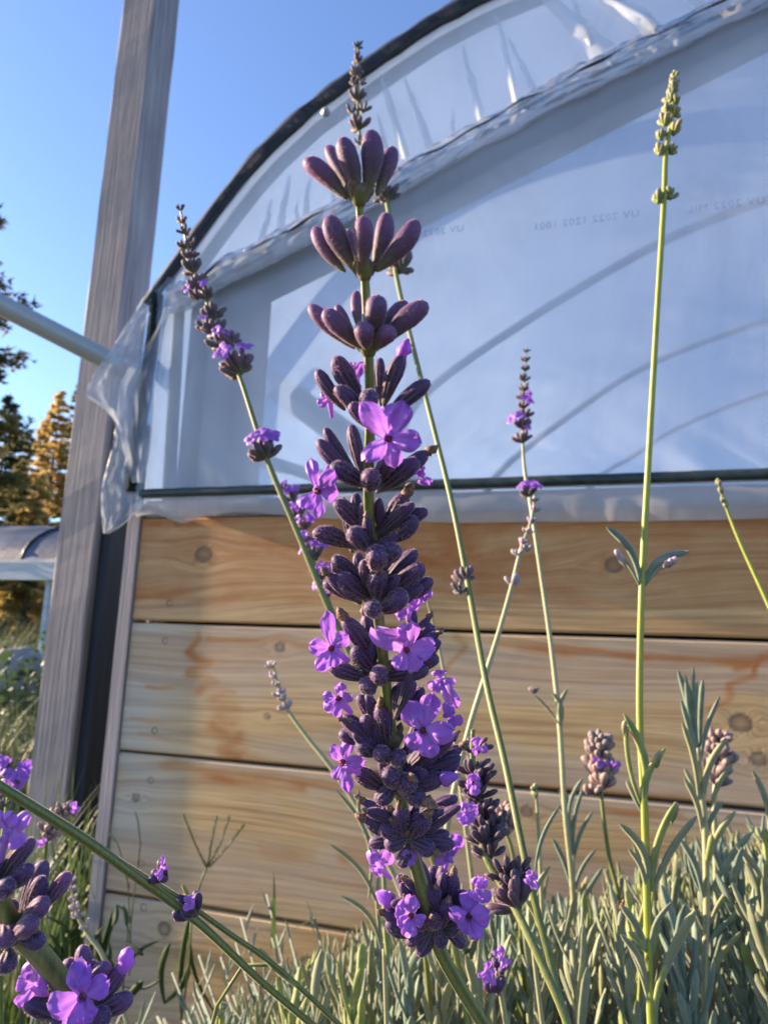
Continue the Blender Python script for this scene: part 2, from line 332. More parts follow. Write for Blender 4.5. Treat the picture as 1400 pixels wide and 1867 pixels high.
def build_planks():
    rows = [(0.571, 0.712), (0.401, 0.567), (0.228, 0.397), (0.058, 0.224), (-0.02, 0.054)]
    knots = [(W(371,1010), .0135), (W(510,1180), .008), (W(486,1307), .005), (W(1350,1318), .0125), (W(1382,1384), .0085), (W(1118,1030), .011), (W(248,1455), .007), (W(960,1480), .008), (W(258,1640), .014), (W(560,1760), .011), (W(300,1695), .01)]
    # stain strokes (list of points, half width, amount)
    def S(*p): return [(W(*q).x, W(*q).z) for q in p]
    strokes = [
        (S((360,1160),(345,1185),(378,1205),(352,1222),(385,1240),(365,1252)), .008, .9),
        (S((380,1160),(450,1166),(480,1168)), .0045, .8), (S((270,1250),(330,1253),(430,1262)), .003, .55),
        (S((395,1275),(425,1295),(400,1310),(425,1322)), .010, .55), (S((390,1325),(420,1350),(440,1345),(405,1370),(440,1378)), .008, .85),
        (S((470,1165),(510,1160),(545,1172),(620,1180)), .004, .6),
        (S((440,1378),(560,1398),(650,1420)), .004, .55),
        (S((310,1395),(380,1412),(450,1425),(560,1432)), .007, .65), (S((330,1400),(500,1420),(720,1442)), .004, .5),
        (S((900,1175),(1000,1182),(1100,1186),(1160,1192),(1290,1200),(1380,1202)), .0045, .85),
        (S((1000,1180),(1100,1188)), .007, .6), (S((1390,1190),(1375,1230),(1330,1245),(1318,1285),(1295,1300)), .0035, .9),
        (S((1400,1190),(1370,1205),(1350,1215)), .006, .8), (S((830,1165),(850,1180),(830,1200),(815,1215)), .004, .6),
        (S((960,1430),(1040,1438),(1180,1450),(1300,1460)), .005, .7), (S((1100,1482),(1150,1488),(1230,1495)), .004, .8),
        (S((260,945),(290,950),(320,960)), .014, .75), (S((255,1010),(262,1020)), .02, .6), (S((300,985),(350,975),(420,985)), .012, .45),
        (S((300,1020),(340,1050),(400,1058),(420,1040)), .004, .6), (S((420,1040),(480,1048),(560,1040)), .005, .6),
        (S((900,965),(1100,968),(1400,972)), .016, .55), (S((260,1060),(330,1070),(500,1085)), .003, .4),
        (S((1100,1000),(1150,1010),(1250,1000)), .006, .4), (S((480,1560),(560,1560)), .01, .4), (S((640,1560),(700,1570)), .012, .5),
        (S((250,1340),(300,1350),(390,1368)), .0025, .4), (S((240,1310),(330,1322)), .0025, .35), (S((1200,1405),(1400,1420)), .006, .3)]
    V = []; Fc = []; A = {k: [] for k in ('t', 'warp', 'stain', 'pale', 'knot')}
    def seg(px, pz, a, b):
        dx, dz = b[0] - a[0], b[1] - a[1]; L = dx * dx + dz * dz + 1e-12
        u = np.clip(((px - a[0]) * dx + (pz - a[1]) * dz) / L, 0, 1)
        return np.hypot(px - a[0] - u * dx, pz - a[1] - u * dz)
    X1 = 0.30
    for bi, (z0, z1) in enumerate(rows):
        seed = bi * 3.7 + 1.3
        for (xa, xb, nx) in ((XL, X1, 330), (X1, XR, 40)):
            xs = np.linspace(xa, xb, nx); zs = np.linspace(z0, z1, max(8, int((z1 - z0) / .0026)))
            px, pz = np.meshgrid(xs, zs)
            edge = np.minimum(pz - z0, z1 - pz); yy = YW + np.where(edge < .0022, .0022 - edge, 0) * 1.0
            lf = np.vectorize(lambda a, b: noise.noise(Vector((a * 3, b * 14, seed))))(px, pz)
            ff = np.vectorize(lambda a, b: noise.noise(Vector((a * 22, b * 60, seed))))(px, pz)
            warp = lf * .022
            knot = np.zeros_like(px)
            for (kp, kr) in [(a_, b_ * .82) for a_, b_ in knots]:
                if not (z0 <= kp.z <= z1): continue
                d = np.hypot((px - kp.x) / 1.15, pz - kp.z)
                warp += np.sign(pz - kp.z) * kr * 1.6 * np.exp(-(d / (kr * 2.6)) ** 2) * np.clip(d / kr - .9, 0, 1) * -1
                dn = d / kr * (1 + .18 * ff); knot = np.maximum(knot, np.clip((1.08 - dn) / .16, 0, 1) * (.62 + .38 * np.clip((dn - .55) / .3, 0, 1) - .35 * np.exp(-(dn / .3) ** 2)))
            stain = np.clip(lf * .5 + .02, 0, .28) * (1 if bi else 1.4)
            if bi == 0: stain = stain + .42 + .18 * np.clip((pz - .62) / .08, 0, 1)
            if bi == 0: stain = np.where(pz < .60, stain * .45, stain)
            for pts, hw, am in strokes:
                if not (z0 - .01 <= pts[0][1] <= z1 + .01): continue
                d = np.min([seg(px + ff * .012, pz + lf * .006 + ff * .004, pts[i], pts[i + 1]) for i in range(len(pts) - 1)], axis=0)
                stain = np.maximum(stain, am * np.exp(-(d / hw) ** 2 * .8) * (.8 + .5 * ff))
            pale = np.clip((-.46 - px) / .12 + lf * .8, 0, 1) * (.75 if bi else .25)
            pale = np.maximum(pale, np.clip(.40 + lf * 1.5 + ff * .3, 0, .85) * (.62 if bi else .15))
            if bi == 2: pale = np.maximum(pale, np.clip(1 - (z1 - pz) / .03, 0, 1) * .5)
            pale *= (1 - np.clip(stain * 1.2, 0, 1))
            b = len(V) ; n, m = px.shape
            base = sum(len(v) for v in V) if False else None
            off = A['_n'] if '_n' in A else 0
            V.append(np.stack([px, yy, pz], -1).reshape(-1, 3)); A['_n'] = off + n * m
            idx = off + np.arange(n * m).reshape(n, m)
            Fc.append(np.stack([idx[:-1, :-1], idx[:-1, 1:], idx[1:, 1:], idx[1:, :-1]], -1).reshape(-1, 4))
            for kk, arr in (('t', np.full_like(px, bi * 1.7)), ('warp', warp), ('stain', stain), ('pale', pale), ('knot', knot)): A[kk].append(arr.ravel())
        # solid body behind the face
        off = A['_n']; x0, x1, y0, y1 = XL, XR, YW + .0022, YW + .038
        V.append(np.array([(x0,y0,z0),(x1,y0,z0),(x1,y1,z0),(x0,y1,z0),(x0,y0,z1),(x1,y0,z1),(x1,y1,z1),(x0,y1,z1)]))
        A['_n'] = off + 8; Fc.append(off + np.array([(0,3,2,1),(4,5,6,7),(1,2,6,5),(2,3,7,6),(3,0,4,7)]))
        for kk in ('t', 'warp', 'stain', 'pale', 'knot'): A[kk].append(np.full(8, .2 if kk == 'pale' else 0.))
    v = np.concatenate(V); f = np.concatenate(Fc)
    me = bpy.data.meshes.new('plank_wall'); me.from_pydata(v.tolist(), [], f.tolist()); me.materials.append(MAT['plank'])
    for kk in ('t', 'warp', 'stain', 'pale', 'knot'):
        at = me.attributes.new(kk, 'FLOAT', 'POINT'); at.data.foreach_set('value', np.concatenate(A[kk]).astype(np.float32))
    me.update(); o = bpy.data.objects.new('plank_wall', me); COL.objects.link(o); attach(o, gh)
    mb = MB()                                   # screws, sunk in the boards
    for (x, y) in ((325,955),(309,1100),(301,1169),(282,1332),(275,1423),(258,1575),(262,1655),(1290,1700)):
        c = W(x, y) + Vector((0, -.0004, 0))
        ring = [c + Vector((math.cos(a) * .0044, 0, math.sin(a) * .0044)) for a in [i * math.pi / 5 for i in range(10)]]
        i0 = [mb.add(p) for p in ring]; inn = [mb.add(c + (p - c) * .45 + Vector((0, .0012, 0))) for p in ring]
        for i in range(10): mb.face(i0[i], i0[(i + 1) % 10], inn[(i + 1) % 10], inn[i])
        mb.face(*inn)
    mb.build('screws', MAT['screw'], gh)
build_planks()
def side_box(name, a, b, mat):
    mb = MB(); mb.box(a, b); return mb.build(name, mat, gh, smooth=False)
side_box('gap_blocker', (XL + .001, YW + .039, -.02), (XR - .03, YW + .042, .73), MAT['shade_dark'])  # dark sheet added to keep the sunlit interior out of the board gaps
side_box('corner_board', (XL - .021, YW - .004, -.02), (XL - .002, YW + .034, .732), MAT['corner'])
side_box('top_board', (XL, YW + .004, .714), (XR, YW + .036, .738), MAT['corner'])
side_box('side_wall', (XL - .002, YW + .040, -.02), (XL + .026, YW + 4.6, .735), MAT['shade_dark'])
side_box('side_wall', (XR - .026, YW + .040, -.02), (XR, YW + 4.6, .735), MAT['shade_dark'])
# bent pipes added behind the film, standing in for hoop shadows on it
def curve_pts(pts, n=6):
    out = []
    for i in range(len(pts) - 1):
        a, b, c, d = pts[max(i - 1, 0)], pts[i], pts[i + 1], pts[min(i + 2, len(pts) - 1)]
        for k in range(n):
            u = k / n; out.append(.5 * ((2 * b) + (c - a) * u + (2 * a - 5 * b + 4 * c - d) * u * u + (3 * b - a - 3 * c + d) * u ** 3))
    return out + [pts[-1]]
for dy, pp, rr_ in ((.42, ((700,900),(735,790),(790,712),(960,592),(1200,452),(1400,372),(1560,325)), .0085), (.62, ((850,960),(905,872),(1000,792),(1130,700),(1250,642),(1400,590),(1560,548)), .0075), (.85, ((980,980),(1060,900),(1150,838),(1250,778),(1400,722),(1580,675)), .0065)):
    mb = MB(); mb.tube(curve_pts([W(x, y, YW + dy) for x, y in pp]), rr_, 8); mb.build('arc_pipe', MAT['arc_pipe'], gh)
# hoops and roof film
for i, dy in enumerate((0.03,)):
    mb = MB(); line = arch_line(50); sc_ = 0.995
    pts = [(XL + .02, YW + dy, .74)] + [(x * sc_ + .002, YW + dy, z * sc_) for x, z in line] + [(XR - .02, YW + dy, .74)]
    mb.tube(pts, 0.010, 8); mb.build('hoop', MAT['hoop'], gh)
mb = MB(); prof = [(XL - .004, .735), (XL - .006, .9)] + arch_line(60) + [(XR + .006, .9), (XR + .004, .735)]
ys = [YW + .004 + 4.6 * i / 24 for i in range(25)]
mb.grid([[(x, y + 0.0, z - .012 * math.sin(math.pi * ((y - YW) % 1.16) / 1.16)) for x, z in prof] for y in ys])
mb.build('roof_film', MAT['film_roof'], gh)
mb = MB(); cols = arch_line(40)
mb.grid([[(x, YW + 4.61, .735 + (z - .735) * j / 6) for x, z in cols] for j in range(7)]); mb.build('rear_film', MAT['film_roof'], gh)
# diagonal: world points of its upper edge
def diagU(x): return float(np.interp(x, [-.56, -.516, -.357, -.163, -.013, .102, .21, .45], [1.045, 1.072, 1.129, 1.214, 1.276, 1.316, 1.354, 1.43]))
def diagL(x): return float(np.interp(x, [-.56, -.495, -.215, .207, .45], [1.0, 1.027, 1.134, 1.303, 1.39]))
crease = []
for (px, py, ln, wd, lean, am) in ((745,300,200,9,-.30,1.0),(945,205,190,8,-.22,1.0),(985,190,120,7,-.5,.6),(1195,72,150,10,-1.5,1.1),(1190,75,200,16,-1.1,.8),(1100,110,170,20,-.9,.9),(1085,120,120,8,-.35,.6),(880,232,150,9,-.25,.7),(790,285,150,8,-.35,.6),(690,360,90,7,-.15,.8),(640,385,110,9,-.1,.5),(560,425,100,9,.05,.7),(515,440,120,10,.1,.8),(545,445,80,6,.0,.5),(480,455,90,9,.2,.7),(610,400,60,6,0,.6),(1290,30,100,9,-1.2,.7),(830,262,60,5,-.1,.5),(720,330,120,7,-.25,.5)):
    a = W(px, py); b = W(px + lean * ln, py - ln); crease.append(((a.x, a.z), (b.x, b.z), wd * .00078, am))
def film_dy(x, z):
    d = .0025 * noise.noise(Vector((x * 5, z * 5, 3))) + .0012 * noise.noise(Vector((x * 17, z * 9, 5)))
    if z > diagU(x) - .004:
        for a, b, w, am in crease:
            dx, dz = b[0] - a[0], b[1] - a[1]; L2 = dx * dx + dz * dz
            u = ((x - a[0]) * dx + (z - a[1]) * dz) / L2
            if u < -.1 or u > 1: continue
            dist = ((x - a[0]) * dz - (z - a[1]) * dx) / math.sqrt(L2)
            ww = w * (.30 + 1.2 * max(u, 0)); d -= am * .011 * (1 - max(u, 0)) ** 1.3 * math.exp(-(dist / ww) ** 2)
    else:
        k = max(0, 1 - (z - .745) / .10)                        # gathered along the base rail
        d += k * k * .006 * noise.noise(Vector((x * 26 + z * 30, z * 6, 9)))
        k2 = math.exp(-((x + .55) / .10) ** 2)
        d += k2 * .006 * noise.noise(Vector((x * 30, z * 4, 1)))
    return d
mb = MB(); nx, nz = 560, 230; pts = []
for j in range(nz):
    row = []
    for i in range(nx):
        x = XL + .004 + (.45 - XL) * i / (nx - 1); zt = archz(x) - .006
        z = .742 + (zt - .742) * j / (nz - 1); row.append((x, YW - .004 + film_dy(x, z), z))
    pts.append(row)
mb.grid(pts); mb.build('end_film', MAT['film'], gh)
mb = MB(); mb.grid([[(.459 + (XR - .459) * i / 20, YW - .004, .742 + (archz(.459 + (XR - .459) * i / 20) - .748) * j / 20) for i in range(21)] for j in range(21)])
mb.build('end_film', MAT['film'], gh)
mb = MB()          # tight pleats running up from the diagonal
for a, b, w, am in crease:
    pts = []; L = math.hypot(b[0] - a[0], b[1] - a[1]); px_, pz_ = (b[1] - a[1]) / L, -(b[0] - a[0]) / L; sd = a[0] * 31
    for i in range(26):
        u = -.04 + 1.04 * i / 25; ux = max(0, u); wv = .006 * noise.noise(Vector((ux * 2.5, sd, 0))) * ux
        cx, cz = a[0] + (b[0] - a[0]) * ux + px_ * wv, a[1] + (b[1] - a[1]) * ux + pz_ * wv
        hw = w * .85 * (1 + .5 * noise.noise(Vector((ux * 7, sd, 3)))) * (1 - ux) ** .5 + .0004; hh = .0038 * am * (1 - ux) ** 1.1 * (1 + .4 * noise.noise(Vector((ux * 9, sd, 5))))
        if cz > archz(cx) - .03: break
        pts.append([(cx + px_ * hw * v, YW - .004 + film_dy(cx, cz) + .0006 - hh * math.exp(-(v * 1.7) ** 2) , cz + pz_ * hw * v) for v in (-1, -.6, -.3, 0, .3, .6, 1)])
    mb.grid(pts)
mb.build('pleats', MAT['film_fold'], gh)
# rafter and clamp strip along the diagonal
mb = MB(); xs = [-.53 + (.98 * i / 30) for i in range(31)]
top = [(x, diagU(x) - .008) for x in xs]; bot = [(x, diagL(x)) for x in xs]
mb.grid([[(x, YW + .004, z) for x, z in bot], [(x, YW + .004, z) for x, z in top], [(x, YW + .04, z) for x, z in top], [(x, YW + .04, z) for x, z in bot], [(x, YW + .004, z) for x, z in bot]])
mb.build('rafter', MAT['lumber'], gh, smooth=False)
mb = MB(); mb.tube([(x, YW - .026 + .002 * math.sin(x * 90), diagU(x) + .002 * math.sin(x * 47)) for x in [-.56 + 1.0 * i / 120 for i in range(121)]], [max(.0002, .0010 + .0030 * noise.noise(Vector((i * .17, 0, 0)))) for i in range(121)], 6)
mb.build('clamp_wire', MAT['black'], gh)
def ruffle(name, x0, x1, w0, w1, seed, yoff, n=260, k=11, amp=.012):
    mb = MB(); pts = []
    for i in range(n):
        x = x0 + (x1 - x0) * i / (n - 1); row = []
        nn = noise.noise(Vector((x * 17, seed, 0))); bulge = max(0, nn) * .009
        for j in range(k):
            s = j / (k - 1); hw = w0 + (w1 - w0) * s
            nz_ = noise.noise(Vector((x * 20 + s * 3.5, s * 7.0, seed))) ; nf = noise.noise(Vector((x * 60 + s * 14, s * 16, seed)))
            z = diagU(x) + .003 - hw + bulge * math.sin(math.pi * s) * (1 if w1 < 0 else .4) + nz_ * amp * .35
            y = YW - yoff - abs(math.sin(math.pi * s)) * (.004 + .006 * nz_) - nf * .0035
            row.append((x, y, z))
        pts.append(row)
    mb.grid(pts); return mb.build(name, MAT['film_gather'], gh)
ruffle('gathered_film', -.585, .45, 0.0, .026, 2.0, .010, n=420, amp=.020)
ruffle('gathered_film', -.585, .45, 0.002, -.016, 8.0, .012, n=420, amp=.022)
ruffle('gathered_film', -.60, -.36, -.01, .036, 5.0, .016, n=120)
# black edge strip along the arch
mb = MB(); line = arch_line(160, x0=-.640, x1=XR + .02); pts = []
for i, (x, z) in enumerate(line):
    a, b = line[max(i - 1, 0)], line[min(i + 1, len(line) - 1)]; tx, tz = b[0] - a[0], b[1] - a[1]; L = math.hypot(tx, tz); nx_, nz_ = -tz / L, tx / L
    o = .0035 * noise.noise(Vector((i * .22, 2, 0))); q = .003 * noise.noise(Vector((i * .33, 7, 0))); w = .0195 - .005 * max(0, (-.45 - x) / .15)
    c = lambda h, y: (x + nx_ * h, y, z + nz_ * h)
    pts.append([c(.006 + o, YW + .01), c(.008 + o, YW - .012 + q), c(-.004, YW - .019), c(-.012, YW - .013 + q), c(-w + .004 + q, YW - .018), c(-w + q, YW - .010)])
mb.grid(pts); mb.build('edge_strip', MAT['black'], gh)
mb = MB(); c = W(592, 201, YW - .021); r0 = [c + Vector((math.cos(i * .6283) * .0065, 0, math.sin(i * .6283) * .0065)) for i in range(10)]
mb.tube([c + Vector((0, .006, 0)), c], .0062, 12); mb.tube([c, c + Vector((0, -.002, 0))], .003, 10); mb.build('washer', MAT['pipe'], gh)
# rails
mb = MB(); n = 140; pts = []
for i in range(n):
    x = XL + .0 + (XR - XL) * i / (n - 1); o = .0018 * noise.noise(Vector((x * 30, 0, 1)))
    z0, z1 = .7385, .7515
    pts.append([(x, YW - .004, z0), (x, YW - .013 + o, z0 + .001), (x, YW - .015 - o, (z0 + z1) / 2 + o), (x, YW - .012 + o, z1 + o), (x, YW - .003, z1 + .001)])
mb.grid(pts); mb.build('base_rail', MAT['rail'], gh)
mb = MB(); mb.tube([(XL - .010 + .004 * math.sin(z * 14), YW - .010, z) for z in [.748 + .30 * i / 40 for i in range(41)]], [.0095 + .0015 * noise.noise(Vector((i * .3, 4, 0))) for i in range(41)], 6)
mb.build('side_rail', MAT['rail_matte'], gh)
# hem of film hanging under the rail
mb = MB(); pts = []; n = 260
for i in range(n):
    x = XL - .004 + (XR - XL) * i / (n - 1)
    drop = .046 - .016 * math.exp(-((x + .60) / .05) ** 2) + .008 * math.exp(-((x + .545) / .025) ** 2) - .012 * math.exp(-((x + .46) / .09) ** 2) + .0018 * noise.noise(Vector((x * 9, 3, 0)))
    drop -= .014 * math.exp(-((x + .40) / .2) ** 2) * .6
    pts.append([(x, YW - .010 - .004 * math.sin(math.pi * s) * (1 + noise.noise(Vector((x * 14, s, 2)))) - .004 * s * noise.noise(Vector((x * 34, 1, 0))), .742 - drop * s) for s in (0, .2, .4, .6, .8, 1)])
mb.grid(pts); mb.build('film_hem', MAT['film_loose'], gh)
# loose flap at the corner
rowsf = [(505,288,322),(520,276,318),(540,262,312),(560,250,308),(580,238,304),(600,225,300),(620,213,297),(640,199,294),(660,186,291),(680,172,288),(700,160,285),(722,155,282),(745,190,280),(765,208,278),(785,209,277),(800,207,275),(820,203,273),(840,198,271),(860,192,268),(885,186,265),(905,184,263),(925,184,259),(940,185,243),(953,186,228),(964,187,214),(973,188,198)]
mb = MB(); pts = []; k = 22
ry = [r[0] for r in rowsf]; rl = [r[1] for r in rowsf]; rr = [r[2] for r in rowsf]
for j in range(90):
    y = 505 + 468 * j / 89; xl = float(np.interp(y, ry, rl)); xr = float(np.interp(y, ry, rr)); row = []
    for i in range(k):
        s = i / (k - 1); nn = noise.noise(Vector((s * 3.5 + y * .004, y * .006, 11))); n2 = noise.noise(Vector((s * 9 - y * .01, y * .012, 4)))
        row.append(W(xl + (xr - xl) * s, y, YW - .012 - (.005 + .004 * nn) * math.sin(math.pi * min(1, (1 - s) * .8)) * (1 - s) ** .3 - .002 * n2 - .0022 * (1 - abs(noise.noise(Vector((s * 6 + y * .02, y * .035 - s * 3, 21))) * 2.4)) ** 3))
    pts.append(row)
mb.grid(pts); mb.build('loose_flap', MAT['film_flap'], gh)
rows2 = [(560,300,312),(600,285,300),(640,262,290),(668,236,286),(700,218,282),(760,212,279),(820,224,274),(880,240,266)]
mb = MB(); pts = []
for j in range(50):
    y = 560 + 320 * j / 49; xl = float(np.interp(y, [r[0] for r in rows2], [r[1] for r in rows2])); xr = float(np.interp(y, [r[0] for r in rows2], [r[2] for r in rows2]))
    pts.append([W(xl + (xr - xl) * i / 11, y, YW - .020 - .001 * math.sin(math.pi * i / 11) - .002 * noise.noise(Vector((i * .5, y * .02, 8)))) for i in range(12)])
mb.grid(pts); mb.build('loose_flap', MAT['film_flap'], gh)
# things seen dimly through the film: studs and a brace
side_box('stud', (-.585, YW + .03, .74), (-.560, YW + .065, 1.10), MAT['hoop'])
side_box('stud', (-.552, YW + .03, .74), (-.515, YW + .068, 1.06), MAT['corner'])
side_box('stud', (-.505, YW + .045, .74), (-.478, YW + .08, 1.06), MAT['brace_brown'])
mb = MB(); mb.tube([W(452,668,YW + .5), W(1000,1060,YW + .5)], .030, 8, square=0); mb.build('brace', MAT['hoop'], gh, smooth=False)
mb = MB(); mb.tube([W(330,800,YW + .3), W(900,960,YW + .3)], .012, 8); mb.build('brace', MAT['arc_pipe'], gh, smooth=False)
# faint mirrored print on the film
def film_text(txt, x, y, h, rot):
    cu = bpy.data.curves.new('print', 'FONT'); cu.body = txt; cu.size = h; cu.extrude = 0; cu.space_character = 1.15
    o = bpy.data.objects.new('print', cu); COL.objects.link(o); bpy.context.view_layer.update()
    me = bpy.data.meshes.new_from_object(o.evaluated_get(bpy.context.evaluated_depsgraph_get())); bpy.data.objects.remove(o)
    a = W(x, y); c_, s_ = math.cos(rot), math.sin(rot)
    for v in me.vertices:
        u, w = -v.co.x, v.co.y; v.co = (a.x + u * c_ - w * s_, YW - .0095, a.z + u * s_ + w * c_)
    me.materials.clear(); me.materials.append(MAT['ink']); o = bpy.data.objects.new('faded_print', me); COL.objects.link(o); attach(o, gh)
film_text('UV 2022', 848, 428, .0135, R(0))
film_text('UV 2022 1202 1001', 1165, 402, .0135, R(0))
film_text('UV 2022 MIL', 1392, 378, .0135, R(0))

# ------------------------------------------------------------------ posts and pipe
def wood_post(name, x0, x1, y0, y1, z1, mat, label):
    mb = MB(); b = .003; nz_ = 60; pts = []
    prof = [(x0 + b, y0), (x1 - b, y0), (x1, y0 + b), (x1, y1 - b), (x1 - b, y1), (x0 + b, y1), (x0, y1 - b), (x0, y0 + b)]
    for j in range(nz_):
        z = -.1 + (z1 + .1) * j / (nz_ - 1)
        pts.append([(x + .0012 * noise.noise(Vector((i, z * 6, 0))), y + .0018 * noise.noise(Vector((z * 7, i, 5))), z) for i, (x, y) in enumerate(prof)])
    b0 = mb.grid(pts, closed=True); mb.face(*[b0 + (nz_ - 1) * 8 + j for j in range(8)])
    o = mb.build(name, mat, smooth=False); return tag(o, label, 'post')
tp = wood_post('wooden_post', -1.040, -.951, 1.155, 1.244, 2.6, MAT['post'], 'tall weathered grey square wooden post crossed by the grey pipe')
mb = MB(); mb.box((-.9505, 1.172, -.05), (-.928, 1.243, .985)); mb.build('shade_board', MAT['shade_dark'], tp, smooth=False)  # board added to darken the post's right face, in place of shade
wood_post('wooden_post', W(176,1100,1.5).x, W(219,1100,1.5).x, 1.50, 1.58, W(200,770,1.5).z, MAT['shade_dark'], 'short near-black post added for the shade and black pipe in the gap beside the plank wall')  # added for the dark of the post's shaded side and a black pipe
def sw(a, b, n): return [a.lerp(b, i / (n - 1)) for i in range(n)]
mb = MB(); mb.tube(sw(P(-60, 524, 1.02) * 3.2 - P(262, 690, 1.10) * 2.2, P(262, 690, 1.10), 20), .0155, 16); tag(mb.build('pipe', MAT['pipe']), 'smooth grey pipe running from the sky into the plastic flap', 'pipe')

# ------------------------------------------------------------------ ground
mb = MB(); N = 60
def gz(x, y): return .06 * noise.noise(Vector((x * .4, y * .4, 0))) + .02 * noise.noise(Vector((x * 3, y * 3, 1))) - .03
gx = [math.copysign((abs(i) / 30) ** 3 * 400, i) for i in range(-30, 31)]
mb.grid([[(x, y, gz(x, y) if abs(x) + abs(y) < 60 else -.03) for x in gx] for y in gx])
# a small hand's breadth of finer ground by the camera is part of the same sheet's unevenness
tag(mb.build('ground', MAT['soil']), kind='structure')

def blade(mb, base, h, w, lean, az, t=0.0, seg=5, curl=1.0):
    d = Vector((math.cos(az), math.sin(az), 0)); sd = Vector((-d.y, d.x, 0)); rows = []
    for i in range(seg + 1):
        s = i / seg; c = base + d * (lean * h * s ** (1 + curl)) + UPW * (h * (s - .25 * lean * s * s)); ww = w * (1 - s ** 1.6) + w * .03
        rows.append([c - sd * ww, c + sd * ww])
    mb.grid(rows, [[t, t]] * len(rows))
r = random.Random(3)
mb = MB()
for i in range(2600):      # tufts along the wall foot and left of the bush
    x = r.uniform(-.80, .0); y = r.uniform(.50, .81)
    if x > -.35 and y < .62: continue
    h = r.uniform(.04, .13) * (1.1 if x < -.3 else .9); blade(mb, Vector((x, y, gz(x, y) - .005)), h, r.uniform(.0012, .0028), r.uniform(.2, 1.3), r.uniform(0, 6.28))
for i in range(300):
    x = r.uniform(-.95, -.62); y = r.uniform(.80, 1.1); blade(mb, Vector((x, y, -.03)), r.uniform(.12, .42), r.uniform(.002, .004), r.uniform(.05, .5), r.uniform(0, 6.28))
for i in range(260):       # long arching blades, lower left
    x = r.uniform(-.55, -.1); y = r.uniform(.42, .78); blade(mb, Vector((x, y, -.02)), r.uniform(.10, .22), r.uniform(.0018, .0035), r.uniform(.6, 1.7), r.uniform(-.6, 1.4), seg=7)
tag(mb.build('grass', MAT['grass']), 'green grass tufts at the foot of the plank wall', 'grass', kind='stuff')
mb = MB()
for i in range(7000):
    y = 1.9 + 7 * r.random() ** 1.3; x = -y * r.uniform(.72, 1.35) ; blade(mb, Vector((x, y, gz(x, y) - .02)), r.uniform(.14, .55) * min(1.9, .55 + y * .09 + max(0, y - 5) * .22), r.uniform(.003, .006), r.uniform(.1, 1.0), r.uniform(0, 6.28), seg=4)
tag(mb.build('tall_grass', MAT['grass_dry']), 'long pale meadow grass beyond the wooden post', 'grass', kind='stuff')
def weed_clump(x, y, hgt, rad, n, label, seed):
    q = random.Random(seed); t = thing('weed', (x, y, gz(x, y)), label, 'weed', 'leafy weeds beyond the post'); mb = MB(); ms = MB(); c0 = Vector((x, y, gz(x, y)))
    for s in range(14):
        a = q.uniform(0, 6.28); top = c0 + Vector((math.cos(a) * rad * q.uniform(.1, .7), math.sin(a) * rad * q.uniform(.1, .7), hgt * q.uniform(.6, 1)))
        ms.tube(sw(c0, top, 4), [.005, .004, .003, .002], 5)
    ms.build('stalk', MAT['weed'], t)
    for i in range(n):
        a = q.uniform(0, 6.28); rr_ = rad * math.sqrt(q.random()); z = hgt * q.uniform(.08, 1) * (1 - .5 * (rr_ / rad) ** 2)
        c = c0 + Vector((math.cos(a) * rr_, math.sin(a) * rr_, z)); s = q.uniform(.02, .05)
        d = Vector((q.gauss(0, 1), q.gauss(0, 1), q.gauss(.3, .7))).normalized(); e = d.orthogonal().normalized() * s * .45; d *= s
        mb.grid([[c, c], [c + d * .5 - e, c + d * .5 + e], [c + d, c + d * 1.02]])
    mb.build('foliage', MAT['weed'], t)
weed_clump(-2.55, 2.75, .50, .42, 900, 'dense dark leafy weed right beside the wooden post', 1)
weed_clump(-3.6, 3.5, .55, .5, 800, 'leafy weed further back, left of the pale rock', 2)
weed_clump(-3.3, 4.4, .95, .6, 900, 'tall leafy weed standing under the low hoop tunnel', 4)
# rock
def rock(c, s, label, seed):
    mb = MB(); rows = []
    for i in range(17):
        th = math.pi * i / 16; row = []
        for j in range(26):
            ph = 2 * math.pi * j / 26; d = Vector((math.sin(th) * math.cos(ph), math.sin(th) * math.sin(ph), math.cos(th)))
            row.append(c + Vector((d.x * s[0], d.y * s[1], d.z * s[2])) * (1 + .28 * noise.noise(d * 1.7 + Vector((seed, 0, 0))) + .08 * noise.noise(d * 6)))
        rows.append(row)
    mb.grid(rows, closed=True); tag(mb.build('rock', MAT['rock']), label, 'rock')
rock(P(28, 1235, 3.5), (.15, .12, .14), 'pale rounded rock among the weeds near the post', 3)

# ------------------------------------------------------------------ low hoop tunnel on legs, far left
bt = thing('hoop_tunnel', P(20, 1100, 6.0), 'low hoop tunnel under dull plastic on a pale board frame', 'hoop tunnel')
YT = 5.0
c0 = W(-260, 1015, YT); c1 = W(108, 1030, YT); zt = c1.z + .02; zb = zt - .15
mb = MB(); mb.box((c0.x - 1.2, YT, zb), (c1.x + .9, YT + .05, zt)); mb.build('board', MAT['white_board'], bt, smooth=False)
for xx in (W(78, 1060, YT).x, W(-120, 1060, YT).x, W(78, 1060, YT).x + .8):
    mb = MB(); mb.box((xx - .02, YT + .06, -.05), (xx + .02, YT + .10, zb)); mb.build('leg', MAT['white_board'], bt, smooth=False)
mb = MB(); xa, xb = c0.x - 1.2, c1.x + .9
rows_ = [[(xa + (xb - xa) * i / 40, YT + .75 - .72 * math.cos(a), zt + .0 + (.44 - .22 * max(0, (i - 24) / 16) ** 1.5) * math.sin(a) + .012 * noise.noise(Vector((i * .5, a * 2, 0)))) for i in range(41)] for a in [math.pi * j / 14 for j in range(15)]]
mb.grid(rows_)
